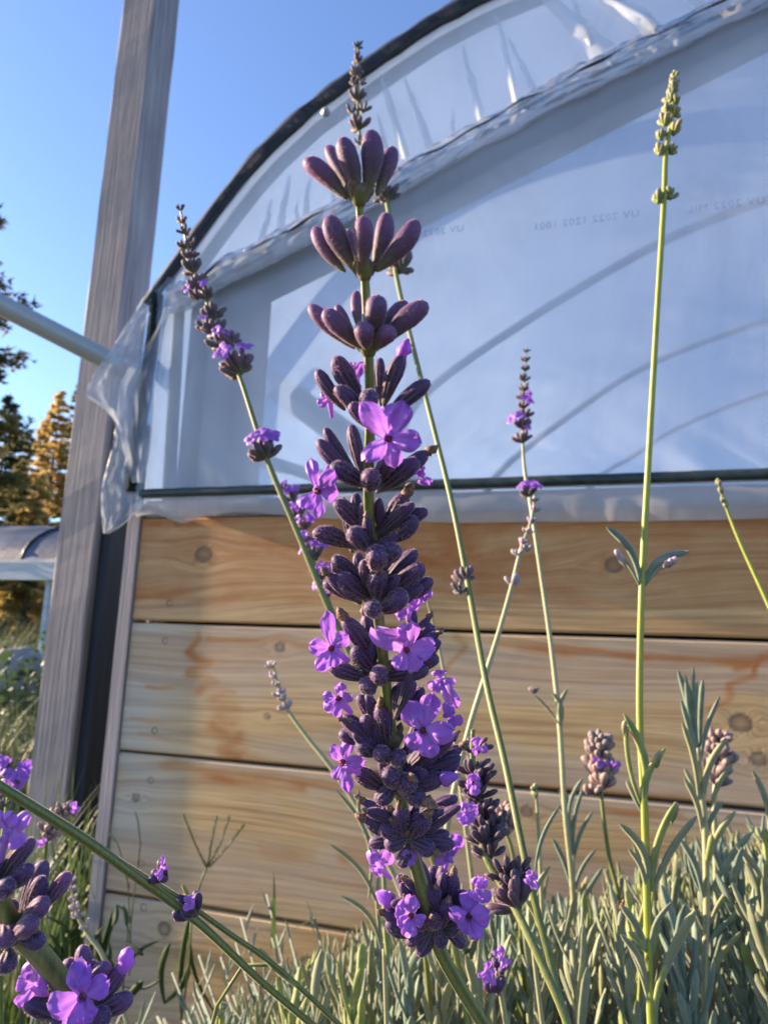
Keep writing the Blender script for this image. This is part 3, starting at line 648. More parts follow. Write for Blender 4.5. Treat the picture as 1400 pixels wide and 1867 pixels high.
def m_dull():
    k = NT('dull film'); n = k.noise(k.pos(), 3, 5, sc=(1, 1, 3)); c = k.ramp(n, [(0.35, (0.02, 0.027, 0.04)), (0.65, (0.075, 0.09, 0.125))]); p = k.principled(c, 0.45); k.bump(n, .5, .02, p); return k.done(p)
MAT['dull_film'] = m_dull(); mb.build('cover', MAT['dull_film'], bt)
for i in (4, 12, 20, 28, 36):
    mb = MB(); mb.tube([Vector(rows_[j][i]) + Vector((0, 0, .012)) for j in range(15)], .014, 6); mb.build('hoop', MAT['black'], bt)
mb = MB()   # bright folded film lying along the front board
mb.grid([[(xa + (xb - xa) * i / 80, YT - .01 + .03 * j - .02 * noise.noise(Vector((i * .4, j, 0))), zt + .0 + .05 * math.sin(j * .6) * (1 + .8 * noise.noise(Vector((i * .25, 0, 4))))) for i in range(81)] for j in range(7)])
mb.build('folded_film', MAT['film_loose'], bt)

# ------------------------------------------------------------------ trees
def conifer(x, y, h, rad, mat, label, seed, z0=0.0, tufts=3200, ts=.22, low=.05, sparse=1.0, group='conifers beyond the tunnel', pine=False):
    q = random.Random(seed); base = Vector((x, y, z0)); t = thing('pine_tree', base, label, 'tree', group)
    mb = MB(); lean = Vector((q.uniform(-.02, .02), q.uniform(-.02, .02), 1))
    mb.tube([base + lean * (h * i / 8) for i in range(9)], [h * .016 * (1 - i / 8.3) + .01 for i in range(9)], 8)
    mc = MB(); nb = int(h * 13 * sparse)
    for b in range(nb):
        s = low + (1 - low) * (b + q.random()) / nb; a = q.uniform(0, 6.283)
        L = rad * ((1 - s) ** .75 if not pine else math.sin(math.pi * min(1, .15 + s * .8)) ** .6) * q.uniform(.55, 1.12) + .1
        p0 = base + lean * (h * s); d = Vector((math.cos(a), math.sin(a), q.uniform(-.25, .2)))
        br = [p0 + d * (L * k / 5) + UPW * (-.10 * L * (k / 5) ** 2 + .06 * L * (k / 5) ** 4 * 2) for k in range(6)]
        mb.tube(br, [max(.006, .012 * L * (1 - k / 5.5)) for k in range(6)], 4, caps=False)
        nt = max(3, int(2.4 * tufts / nb * (.4 + L / rad)))
        for k in range(nt):
            u = q.uniform(.12, 1.04) ** .7; c = br[0].lerp(br[5], min(u, 1)) + Vector((q.gauss(0, .07), q.gauss(0, .07), q.gauss(0, .05))) * L
            for m_ in range(5):
                dd = (d * .5 + Vector((q.gauss(0, .8), q.gauss(0, .8), q.gauss(.25, .5)))).normalized() * ts * q.uniform(.5, 1.1)
                e = dd.cross(Vector((q.random(), q.random(), q.random()))).normalized() * ts * .17
                i0 = mc.add(c - e); i1 = mc.add(c + e); i2 = mc.add(c + dd); mc.face(i0, i1, i2)
    mb.build('trunk', MAT['bark'], t); mc.build('crown', mat, t, smooth=False)
def far(px, py, d): p = P(px, py, d); return p.x, p.y
def tree_at(px, ytop, d, rad, mat, label, seed, **kw):
    top = P(px, ytop, d); h = top.z; conifer(top.x, top.y, h, rad, mat, label, seed, **kw)
tree_at(112, 715, 40, 2.6, MAT['needle_sunlit'], 'sunlit golden conifer closest to the wooden post', 11, tufts=5000, ts=.26)
tree_at(84, 765, 44, 2.3, MAT['needle_sunlit'], 'narrow sunlit golden conifer just left of the tallest golden one', 12, tufts=4200, ts=.26)
tree_at(150, 700, 46, 2.8, MAT['needle_mid'], 'conifer almost hidden behind the wooden post', 13, tufts=3800, ts=.28)
tree_at(58, 790, 42, 2.4, MAT['needle_mid'], 'olive conifer between the dark and the golden ones', 14, tufts=4200, ts=.26)
tree_at(20, 728, 34, 2.3, MAT['needle_dark'], 'dark rugged conifer with a knobbly open top', 15, tufts=3000, ts=.30)
tree_at(-15, 790, 38, 2.4, MAT['needle_dark'], 'dark conifer cut by the picture edge behind the low tunnel', 16, tufts=3200, ts=.28)
tree_at(36, 845, 30, 1.6, MAT['needle_mid'], 'shorter olive conifer in front of the dark rugged one', 17, tufts=3600, ts=.22)
tree_at(78, 865, 30, 1.5, MAT['needle_sunlit'], 'short sunlit golden bushy conifer just above the low tunnel', 18, tufts=3600, ts=.2)
tree_at(-118, 330, 16, 2.35, MAT['needle_mid'], 'big nearby pine whose lacy branches reach in beside the pipe', 19, tufts=7000, ts=.20, low=.2, group='pines', pine=True, sparse=.8)

# ================================================================== lavender
def pxw(w, d): return w / F * d
def frame_of(d):
    e1 = d.cross(VIEW)
    if e1.length < 1e-4: e1 = d.orthogonal()
    e1.normalize(); return e1, d.cross(e1).normalized()

PROFILE = [(0, .15), (.05, .30), (.14, .46), (.28, .68), (.46, .88), (.64, .99), (.79, .97), (.90, .80), (.97, .52), (1.0, .18)]
def calyx(mb, B, T, w, q, segs=14, hairs=0, ribs=True, hm=1, t0=0.0, bend=None):
    """ribbed bud from its base B to its tip T, w = full width"""
    ax_ = T - B; L = ax_.length; d = ax_ / L; e1, e2 = frame_of(d)
    bend = q.uniform(-.06, .06) if bend is None else bend
    ph = q.uniform(0, 6.28); nr = 10 if segs > 28 else 7; rows = []; ts = []; prof = PROFILE if segs > 8 else PROFILE[::2] + [PROFILE[-1]]
    sq = q.uniform(.88, 1.05)
    for (s, rr_) in prof:
        c = B + d * (L * s) + e1 * (bend * L * math.sin(math.pi * s)); row = []
        for j in range(segs):
            a = 2 * math.pi * j / segs
            rb = 1 + (.10 * math.cos(nr * a + ph) * math.sin(math.pi * min(1, s * 1.1)) if ribs else 0)
            rad = w * .5 * rr_ * rb * (1 + .05 * math.sin(2 * a + ph * 3) + (.10 * noise.noise(Vector((math.cos(a) * 1.6 + ph, math.sin(a) * 1.6, s * 4))) if segs > 12 else 0))
            row.append(c + (e1 * math.cos(a) + e2 * math.sin(a) * sq) * rad)
        rows.append(row); ts.append([t0 + (1 - t0) * s] * segs)
    if ribs: mb.r[len(mb.v)] = [math.cos(nr * 6.283 * j / segs + ph) * math.sin(math.pi * min(1, .15 + p_[0])) for p_ in prof for j in range(segs)]
    b = mb.grid(rows, ts, closed=True); k = len(rows)
    tp = mb.add(T + d * w * .04, 1.0)
    for j in range(segs): mb.face(b + (k - 1) * segs + j, b + (k - 1) * segs + (j + 1) % segs, tp)
    for h in range(hairs):
        s = q.uniform(.05, 1.0); a = q.uniform(0, 6.283); rr_ = np.interp(s, [p[0] for p in PROFILE], [p[1] for p in PROFILE])
        n = e1 * math.cos(a) + e2 * math.sin(a) * sq; c = B + d * (L * s) + e1 * (bend * L * math.sin(math.pi * s)) + n * (w * .5 * rr_ * .97)
        dr = (n + d * q.uniform(-.2, .9) + Vector((q.gauss(0, .3), q.gauss(0, .3), q.gauss(0, .3)))).normalized()
        hl = w * q.uniform(.05, .13); sd = dr.cross(VIEW); sd = (sd.normalized() if sd.length > .05 else e1) * w * (.0085 if hairs != 500 else .0055)
        i0 = mb.add(c - sd, s); i1 = mb.add(c + sd, s); i2 = mb.add(c + dr * hl, s); mb.face(i0, i1, i2, m=hm)

def crumple(mb, c, d, s, q, t=1.0, n=7):
    """small crumpled bit (a withered or unopened corolla) at c pointing along d"""
    e1, e2 = frame_of(d); rows = []
    for i in range(6):
        u = i / 5; row = []
        for j in range(n):
            a = 6.283 * j / n; rad = s * (.38 * math.sin(math.pi * (.22 + .72 * u))) * (1 + .9 * noise.noise(Vector((i * 1.7, j * 1.9, c.x * 4000))))
            row.append(c + d * (s * u * 1.15) + (e1 * math.cos(a) + e2 * math.sin(a)) * rad)
        rows.append(row)
    b = mb.grid(rows, [[t * .9] * n] * 6, closed=True); mb.face(*[b + 5 * n + j for j in range(n)])

def petal(mb, C, T, w, q, bulge, seg=7, ac=7, neck=.32, crump=0.0):
    """one lobe from the throat C to its tip T (full width w)"""
    ax_ = T - C; L = ax_.length; d = ax_ / L; e1 = d.cross(VIEW).normalized(); nrm = e1.cross(d).normalized()
    if nrm.dot(VIEW) > 0: nrm = -nrm
    rows = []; ts = []; rr_ = []; ph = q.uniform(0, 6.28); roll = q.uniform(-.7, .7) * (1 if crump else 0); rfx = q.uniform(-.1, .45) * (1 if crump else 0)
    for i in range(seg + 1):
        s = i / seg; ww = w * .5 * (neck + (1 - neck) * math.sin(min(1, s * 1.35) * math.pi / 2) ** 1.2) * (1 if s < .72 else math.sqrt(max(0.02, 1 - ((s - .72) / .29) ** 2)))
        row = []
        for j in range(ac):
            v = 2 * j / (ac - 1) - 1
            lift = bulge * L * math.sin(math.pi * s * .9) - .26 * w * v * v * (s * (1 - .3 * s)) + .10 * w * math.sin(4.3 * v + ph + 3 * s) * s + .05 * w * math.cos(9 * v) * s * (1 - s) - .10 * w * math.exp(-(v * 5) ** 2) * math.sin(math.pi * s)
            if crump: lift += crump * w * noise.noise(Vector((v * 1.9 + ph, s * 3.1, ph))) * (.3 + s) + .5 * crump * w * noise.noise(Vector((v * 5 + ph, s * 6, 2))) * s - rfx * L * s ** 3 + roll * ww * v * s; rr_.append(math.cos(v * 11) * (1 - s * .6))
            row.append(C + VIEW * (L * .16 * (1 - s) ** 2) + d * (L * s * (1 - .06 * abs(v) ** 2 * s)) + e1 * ww * v + nrm * lift)
        rows.append(row); ts.append([(.15 + .85 * s) * (1 - .25 * math.exp(-((2 * j / (ac - 1) - 1) * 4) ** 2)) for j in range(ac)])
    if crump: mb.r[len(mb.v)] = rr_
    mb.grid(rows, ts)

def corolla(parent, c, lobes, depth, tube=None, q=rnd, mat='petal', scale=1.0, throat=True, seg=7):
    """c = (px,py) of the throat; lobes = (px, py, width px, depth offset mm of the tip)"""
    mb = MB(); C = P(c[0], c[1], depth); r0 = pxw(9 * scale, depth)
    for (x, y, w, off) in lobes:
        T = P(x, y, depth - off * .001); d = (T - C).normalized()
        petal(mb, C + d * r0 * .45 + VIEW * r0 * .2, T - VIEW * q.uniform(-.35, .65) * (T - C).length, pxw(w * .84, depth), q, q.uniform(.05, .25), seg=seg + 3, ac=13, crump=.22)
    tb = P(tube[0], tube[1], depth + tube[2] * .001) if tube else C + VIEW * .0045 - UP * .002
    mb.tube([C + VIEW * r0 * .35, C.lerp(tb, .4), tb], [r0 * 1.0, r0 * .85, r0 * .55], 12, caps=False, t0=.25, t1=.6)
    o = mb.build('flower', MAT[mat], parent)
    if throat:
        m2 = MB(); a = C + VIEW * r0 * .45; e = (tb - C).normalized(); e1, e2 = frame_of(e)
        m2.tube([a, a + VIEW * r0 * .5], [r0 * .72, r0 * .3], 10)
        for k in range(3): cc = a - VIEW * r0 * .35 + (e1 * math.cos(k * 2.1) + e2 * math.sin(k * 2.1)) * r0 * .33; m2.tube([cc, cc - VIEW * r0 * .3], r0 * .17, 6)
        m2.build('throat', MAT['throat'], o if parent.parent is None else parent)
    return o

def proj(v):
    c = M @ (np.array(v) - CP); return (700 + F * c[0] / -c[2], 933.5 - F * c[1] / -c[2], -c[2])
def root_pts(a, b):
    """carry a stem on below the picture down to the soil"""
    d = (b - a).normalized(); e = Vector((b.x + d.x * .05, b.y + (.10 if b.y < .35 else .01), 0.0)); c = b + d * .05
    return [(b * (1 - u) ** 2 + c * 2 * u * (1 - u) + e * u * u) for u in [k / 10 for k in range(1, 11)]]
def stem_obj(parent, path, mat='stem', name='stem', n=10, sq=.10, root=True):
    """path = (px, py, depth, width px)"""
    pts = [P(x, y, d) for x, y, d, w in path]; rad = [pxw(w, d) * .5 for x, y, d, w in path]
    # Catmull-Rom refinement
    fp, fr = [], []
    for i in range(len(pts) - 1):
        a, b, c, d = pts[max(i - 1, 0)], pts[i], pts[i + 1], pts[min(i + 2, len(pts) - 1)]
        for k in range(5):
            u = k / 5; fp.append(.5 * ((2 * b) + (c - a) * u + (2 * a - 5 * b + 4 * c - d) * u * u + (3 * b - a - 3 * c + d) * u ** 3)); fr.append(rad[i] + (rad[i + 1] - rad[i]) * u)
    fp.append(pts[-1]); fr.append(rad[-1])
    if root and path[-1][1] > 1450: fp += root_pts(pts[-2], pts[-1]); fr += [fr[-1]] * 10
    mb = MB(); mb.tube(fp, fr, 16 if n > 8 else 8, square=sq, twist=.01)
    return mb.build(name, MAT[mat], parent)

# ---------------------------------------------------------------- the big spike in front
def D(y): return float(np.interp(y, [230, 640, 900, 1200, 1450, 1700, 1867, 2100], [.0775, .083, .0895, .101, .113, .126, .136, .155]))
AX = [(655, 372), (665, 500), (672, 640), (675, 760), (672, 900), (680, 1050), (690, 1120), (705, 1260), (722, 1400), (745, 1530), (770, 1620), (800, 1730), (880, 1867), (960, 1990)]
def AXx(y): return float(np.interp(y, [a[1] for a in AX], [a[0] for a in AX]))
main = thing('lavender_flower', P(880, 1867, .14), 'largest lavender spike, close up, towering through the middle of the picture', 'lavender')
stem_obj(main, [(x, y, D(y), w) for (x, y), w in zip(AX, (14, 16, 17, 18, 19, 19, 20, 20, 21, 22, 24, 23, 21, 20))], 'stem', sq=.13)
# whorls: (axis y of the base, material, cup width, [(tipx, tipy, basex, basey, w, off mm, kind)])
WH = [
 (362, 'calyx_young', 66, [(555,290,626,356,42,0,''),(596,266,640,346,34,-2.5,''),(622,250,650,350,44,1.5,''),(677,236,668,346,48,1,''),(718,268,690,348,38,-1.5,'')]),
 (498, 'calyx_young', 60, [(572,414,624,488,32,-1,''),(597,393,642,484,44,1,''),(662,393,659,485,43,2.6,''),(706,388,683,482,40,-1,''),(763,403,692,486,42,1,''),(630,420,652,480,30,-3,'')]),
 (636, 'calyx_young', 72, [(564,556,640,628,34,-1,''),(590,566,652,628,40,1.3,''),(613,556,645,610,24,-2,''),(650,530,657,600,24,-3,''),(690,538,676,608,46,2.8,''),(742,550,692,608,32,-2,''),(779,552,698,622,42,1,''),(660,588,668,632,40,3,'s'),(716,598,690,632,36,2.5,'s')]),
 (768, 'calyx_dark', 50, [(577,674,622,738,36,-.5,'y'),(610,650,656,724,46,.3,'y'),(612,704,664,768,42,2,'y'),(673,714,676,748,44,4,''),(693,652,694,728,27,-3,''),(734,646,704,728,42,0,'p'),(783,694,712,752,42,1,''),(640,735,672,776,36,3,'')]),
 (878, 'calyx_dark', 50, [(592,780,646,858,32,-1,''),(578,802,648,872,40,0,''),(603,848,664,882,48,2,''),(677,860,675,892,46,5,''),(640,774,660,862,34,-3,'y'),(780,824,716,862,40,-.5,'d'),(762,838,696,890,48,2,''),(710,830,690,872,44,3,'')]),
 (990, 'calyx_dark', 50, [(606,905,662,974,42,0,'r'),(563,966,640,996,44,.8,''),(636,960,668,1000,46,3.4,''),(646,892,662,962,32,-3,'y'),(744,893,695,972,50,-.5,'d'),(784,926,730,962,36,-1,''),(768,942,700,984,46,1.6,''),(690,996,682,1034,54,4.2,''),(728,992,700,1026,46,3,'')]),
 (1104, 'calyx_dark', 54, [(600,1008,668,1072,40,-.5,'r'),(583,1058,650,1094,38,0,''),(608,1046,668,1088,48,2.2,''),(648,1000,672,1070,30,-3,'y'),(692,1036,688,1086,46,3.6,'d'),(766,996,700,1072,42,-.5,''),(780,1024,706,1088,48,1.2,''),(795,1052,730,1094,36,-.5,''),(677,1100,684,1122,42,5,''),(744,1078,696,1112,50,3.2,'')]),
 (1230, 'calyx_dark', 52, [(622,1118,676,1206,44,0,'d'),(640,1176,682,1222,42,1,''),(664,1112,684,1190,36,-2.5,'d'),(690,1220,696,1244,42,5,''),(592,1214,662,1238,38,1.5,''),(662,1240,678,1262,40,4,''),(798,1138,738,1180,34,-1,''),(808,1166,746,1196,36,0,''),(806,1196,742,1222,38,1,''),(790,1220,702,1236,44,2.2,''),(755,1104,740,1170,26,-2,'d'),(730,1235,722,1300,28,-2,'r')]),
 (1356, 'calyx_dark', 54, [(618,1300,690,1352,44,1,'r'),(648,1262,696,1322,36,-1,'r'),(694,1278,704,1350,42,3,'d'),(612,1336,668,1352,36,0,''),(734,1246,716,1310,32,-2,'r'),(776,1248,730,1306,34,-2,'r'),(650,1350,686,1372,46,3,''),(690,1366,706,1384,42,4.6,''),(732,1374,722,1392,38,4.6,'')]),
 (1440, 'calyx_dark', 54, [(640,1400,700,1438,44,.6,'r'),(832,1338,745,1398,40,-.5,'d'),(848,1385,744,1416,44,.5,'r'),(815,1418,736,1432,42,3,'p'),(708,1404,714,1432,44,4.8,''),(750,1418,734,1442,48,4.6,'d'),(790,1360,740,1410,34,-2,''),(778,1462,734,1442,50,4,'d'),(684,1470,716,1430,42,3,''),(846,1358,790,1400,34,-2,'d')]),
 (1520, 'calyx_dark', 54, [(654,1456,722,1506,38,-.5,'d'),(660,1490,726,1516,44,1.6,'d'),(688,1506,732,1524,40,3,''),(728,1466,736,1520,42,3,'d'),(782,1484,752,1528,46,3,'d'),(830,1474,752,1506,46,.5,''),(842,1450,760,1490,38,-1,''),(666,1540,730,1532,34,.5,''),(698,1546,738,1530,42,3,''),(836,1542,758,1530,38,1.6,''),(796,1556,752,1534,40,4,'d'),(728,1586,744,1546,34,3,''),(805,1500,755,1520,36,1,'')]),
 (1690, 'calyx_dark', 52, [(720,1588,776,1672,36,-1,'r'),(738,1600,778,1664,32,1,'d'),(752,1580,784,1650,32,-2.5,''),(788,1572,796,1650,34,-3,''),(808,1572,804,1650,34,-2,''),(828,1584,808,1664,38,-.5,'rd'),(794,1614,796,1652,30,3,'d'),(852,1620,812,1676,36,.5,''),(818,1640,800,1690,38,3,'rd'),(692,1662,762,1690,34,.5,'d'),(696,1684,764,1700,38,1.5,''),(700,1638,758,1676,32,-1,'P'),(789,1672,792,1690,36,5,'d'),(838,1682,804,1688,34,1,''),(760,1748,788,1694,36,2,'r'),(806,1734,798,1690,34,3.2,'r'),(852,1730,808,1694,34,2,'')]),
]
q = random.Random(21)
whorls = []
for wi, (yb, mat, cup, cal) in enumerate(WH):
    dd = D(yb); ax_ = AXx(yb); mb = MB()
    # leafy cup (bracts) that carries the buds
    a = P(AXx(yb + 14), yb + 14, D(yb + 14)); b = P(AXx(yb - cup * .42), yb - cup * .42, D(yb - cup * .42)); cw = pxw(cup, dd)
    mb.tube(sw(a, b, 5), [cw * .15, cw * .22, cw * .30, cw * .33, cw * .22], 16, caps=True, t0=0, t1=.4)
    for k in range(6):                                       # pointed bracts hugging the buds
        an = k * 1.047 + wi; e1, e2 = frame_of((b - a).normalized()); o_ = e1 * math.cos(an) + e2 * math.sin(an)
        petal(mb, a.lerp(b, .3) + o_ * cw * .16, b + o_ * cw * q.uniform(.34, .5) + (b - a) * q.uniform(-.15, .15), cw * .26, q, .1, seg=5, ac=5, neck=.7)
    wh = mb.build('whorl', MAT['cup'], main); whorls.append(wh)
    if wi >= 5:                                              # smaller buds crowded between the big ones
        nc = len(cal); cal = list(cal)
        for k in range(12 if wi < 9 else 17):
            c_ = cal[q.randrange(nc)]; d_ = cal[q.randrange(nc)]; u = q.uniform(.3, .7)
            cal.append((c_[0] * u + d_[0] * (1 - u) + q.uniform(-14, 14), c_[1] * u + d_[1] * (1 - u) + q.uniform(-22, 10), c_[2], c_[3], q.uniform(24, 34), q.uniform(-2.2, 3.2), q.choice(('', 'd', 'r', 'r', 'rd'))))
    for (tx, ty, bx, by, w, off, kind) in cal:
        T = P(tx, ty, D(ty) * .35 + dd * .65 - off * .001); B = P(bx, by, dd - off * .00042)
        mb = MB(); mm = mat
        if 's' in kind: mm = 'calyx_young'
        hairs = 500 if wi < 3 else 650
        T = T + (B - T) * (.10 if wi > 4 else 0); B = B + (B - T) * (.16 if wi > 2 else .10); calyx(mb, B, T, pxw(w * (.74 if wi > 2 else .88), dd), q, segs=60 if wi > 2 else 22, hairs=hairs, ribs=wi > 2)
        c = mb.build('calyx', [MAT[mm], MAT['hair']], wh)
        # stalk joining the bud to the axis
        mb = MB(); d = (T - B).normalized(); s0 = pxw(w, dd)
        if 'd' in kind: crumple(mb, T - d * s0 * .12, d, s0 * q.uniform(.42, .6), q); mb.build('withered_corolla', MAT['dried'], wh)
        elif 'p' in kind: crumple(mb, T - d * s0 * .15, d, s0 * .75, q); mb.build('flower_bud', MAT['petal'], wh)
        elif 'P' in kind: crumple(mb, T - d * s0 * .5, d, s0 * 1.1, q, n=9); mb.build('flower_bud', MAT['petal'], wh)
# open flowers of the big spike: (whorl index, throat, depth offset mm, lobes)
FL = [
 (3, (708,800), 6.0, [(668,748,52,.5),(735,728,64,0),(672,836,44,1),(722,848,40,1.5),(762,806,52,.5)], (700,735,4)),
 (3, (650,690), -2.5, [(640,660,26,0),(662,662,26,0),(650,715,24,0)], None),
 (3, (600,722), -2, [(582,738,24,0),(586,716,18,0)], None),
 (4, (578,895), 2.5, [(562,830,30,.5),(608,862,36,0),(552,925,42,1),(577,944,36,1),(618,900,44,0)], (600,850,2)),
 (4, (774,868), -1, [(762,855,30,0),(785,884,22,0),(768,884,26,0)], (757,862,1)),
 (6, (765,1086), -2, [(748,1100,36,0),(784,1078,26,0),(775,1100,22,0)], None),
 (7, (604,1184), 3, [(595,1116,32,.5),(634,1158,40,0),(566,1176,38,.5),(578,1222,34,1),(611,1218,34,1)], (635,1205,1)),
 (7, (741,1187), 5, [(697,1152,62,.5),(745,1130,52,0),(787,1180,46,.5),(722,1220,38,1.2),(762,1222,40,1.2)], (720,1210,2)),
 (7, (745,1115), -1, [(720,1120,36,0),(760,1098,30,0)], None),
 (8, (617,1275), 2, [(588,1272,26,.5),(590,1302,30,.8),(612,1303,24,.6),(622,1246,28,0),(640,1262,34,0)], (640,1300,1)),
 (8, (772,1334), 5, [(740,1288,50,.5),(792,1268,48,0),(818,1330,52,.3),(744,1364,42,1),(786,1378,44,1)], (748,1370,2)),
 (8, (802,1240), -1, [(786,1258,34,0),(800,1222,34,0),(826,1276,30,.5),(820,1248,30,0)], None),
 (8, (822,1310), 0, [(816,1286,26,0),(841,1314,26,0),(826,1334,24,.5),(810,1300,22,0)], None),
 (9, (624,1392), 2.5, [(607,1366,26,0),(636,1352,28,0),(610,1430,32,.6),(636,1444,30,.8),(657,1386,36,0)], (655,1410,1)),
 (10, (690,1580), 1, [(680,1560,32,.3),(682,1592,40,.5),(712,1560,44,0)], (712,1602,2)),
 (10, (748,1562), 4, [(736,1558,24,.5),(752,1552,26,0),(760,1566,22,.4),(746,1576,24,.6)], None),
 (10, (820,1550), 1.5, [(806,1570,46,.2),(842,1528,42,0),(828,1560,40,.6),(796,1578,30,.6)], (810,1590,3)),
 (11, (750,1673), 5, [(722,1658,34,.6),(752,1640,34,0),(772,1680,30,.4),(728,1692,36,.9),(744,1708,34,1)], (770,1690,2)),
 (11, (855,1674), 4.5, [(828,1662,34,.5),(858,1634,44,0),(886,1662,46,.2),(844,1706,34,1),(872,1704,34,1)], (826,1680,2)),
 (11, (872,1624), 1, [(870,1600,28,.2),(880,1604,26,0),(892,1644,34,.4),(862,1640,30,.4)], (856,1650,2)),
]
for wi, c, off, lobes, tube in FL:
    dd = D(c[1]) - off * .001
    corolla(whorls[wi], c, lobes, dd, (tube[0], tube[1], tube[2] + off * .5) if tube else None, q, scale=1.0 if len(lobes) == 5 else .7, throat=len(lobes) == 5)

# ---------------------------------------------------------------- smaller spikes
def mini_flower(parent, C, out, size, q, mat='petal_far'):
    mb = MB(); e1, e2 = frame_of(out)
    for k in range(5):
        a = k * 1.2566 + q.uniform(-.2, .2); d = (e1 * math.cos(a) + e2 * math.sin(a) + out * q.uniform(-.1, .45)).normalized(); L = size * q.uniform(.42, .6)
        s = d.cross(out).normalized() * L * .42; rows = []
        for i, ww in enumerate((.35, .9, .95, .4)):
            c = C + d * (L * i / 3) + out * L * .2 * math.sin(i); rows.append([c - s * ww, c + out * L * .08, c + s * ww])
        mb.grid(rows, [[.3 + .2 * i] * 3 for i in range(4)])
    mb.tube([C - out * size * .5, C], [size * .10, size * .14], 6, caps=False, t0=.4, t1=.2)
    return mb.build('flower', MAT[mat], parent)
def spike(label, path, whs, mat='calyx_small', smat='stem', seed=0, sq=.1, name='lavender_flower', cat='lavender', group=None, tilt=50, fat=.34, hair=40):
    """path: stem (px,py,depth,w px) from the top down; whs: (px, py, width px, buds, flowers, [depth])"""
    q = random.Random(seed * 17 + 5); base = P(*path[-1][:3]); t = thing(name, base, label, cat, group)
    stem_obj(t, path, smat, n=8, sq=sq)
    ys = [p[1] for p in path]; ds = [p[2] for p in path]
    for wv in whs:
        x, y, w, nb, nf = wv[:5]; d_ = float(np.interp(y, ys, ds)) if len(wv) < 6 else wv[5]
        xs_ = [p[0] for p in path]
        up = P(float(np.interp(y - 12, ys, xs_)), y - 12, float(np.interp(y - 12, ys, ds))) - P(float(np.interp(y + 12, ys, xs_)), y + 12, float(np.interp(y + 12, ys, ds)))
        if y < ys[0] + 12: up = P(path[0][0], path[0][1], path[0][2]) - P(*path[1][:3])
        up.normalize(); e1, e2 = frame_of(up)
        C = P(x, y, d_); R_ = pxw(w, d_) * .5; mb = MB(); ph = q.uniform(0, 6.28); outs = []
        L = R_ * 1.35 if w > 18 else R_ * 1.6; L *= .72 if w > 65 else 1; C0 = C - up * R_ * .45
        mb.tube([C0 - up * R_ * .12, C0 + up * R_ * .25], [R_ * .12, R_ * .34], 8)
        for k in range(nb):
            a = ph + 6.283 * k / nb + q.uniform(-.2, .2); ti = R(tilt + q.uniform(-16, 12)) * (1 if k % 3 else .55)
            o_ = e1 * math.cos(a) + e2 * math.sin(a); dr = (up * math.cos(ti) + o_ * math.sin(ti)).normalized()
            B = C0 + o_ * R_ * .10; ll = L * q.uniform(.8, 1.08); calyx(mb, B, B + dr * ll, ll * fat * q.uniform(.9, 1.15), q, segs=8, hairs=hair, ribs=False, bend=q.uniform(-.05, .1)); outs.append((B + dr * ll, dr, o_))
        wh = mb.build('whorl', [MAT[mat], MAT['hair']], t)
        cand = sorted(outs, key=lambda o: o[2].dot(VIEW) + q.uniform(-.7, .7))
        for k in range(min(nf, nb)):
            tp, dr, o_ = cand[k]; mini_flower(wh, tp + dr * L * .12, (dr * .7 + o_ * .3 - VIEW * .5).normalized(), L * q.uniform(.75, 1.0), q)
    return t

spike('slender lavender spike leaning before the corner of the arched greenhouse', [(329,378,.36,3),(336,422,.36,4),(351,490,.355,5),(375,545,.35,6),(393,600,.345,6),(414,640,.34,7),(438,690,.335,8),(484,830,.32,10),(540,965,.31,11),(600,1110,.30,12),(700,1330,.29,12),(800,1600,.28,13),(860,1900,.27,13)],
      [(329,380,17,5,0),(332,401,24,6,0),(337,421,27,6,0),(337,447,27,6,0),(351,442,20,4,0),(348,467,34,8,0),(351,490,42,9,0),(362,518,42,10,0),(358,540,30,6,1),(377,538,34,8,1),(388,572,46,11,0),(374,596,32,6,1),(393,600,46,12,0),(400,626,42,9,1),(420,622,44,10,1),(434,668,58,16,3),(484,825,56,16,4)], seed=1, fat=.36)
spike('lavender spike rising straight behind the largest one into the blue sky', [(653,74,.42,4),(653,170,.415,5),(655,240,.41,6),(680,320,.40,8),(705,365,.39,9),(722,500,.36,9),(765,680,.31,9),(820,900,.27,10),(852,1060,.25,11),(885,1240,.22,12),(920,1390,.20,13),(962,1590,.18,14),(1010,1780,.17,14),(1040,1900,.165,14)],
      [(653,84,20,6,0),(652,108,24,7,0),(652,132,26,7,0),(645,150,22,4,0),(660,150,20,4,0),(652,176,34,8,0),(642,202,26,5,0),(662,198,28,6,0),(652,228,40,9,0),(654,258,24,5,0),(705,358,46,10,1),(698,365,26,4,0),(730,486,56,13,0),(848,1050,44,9,0),(838,1076,34,5,0)], seed=2)
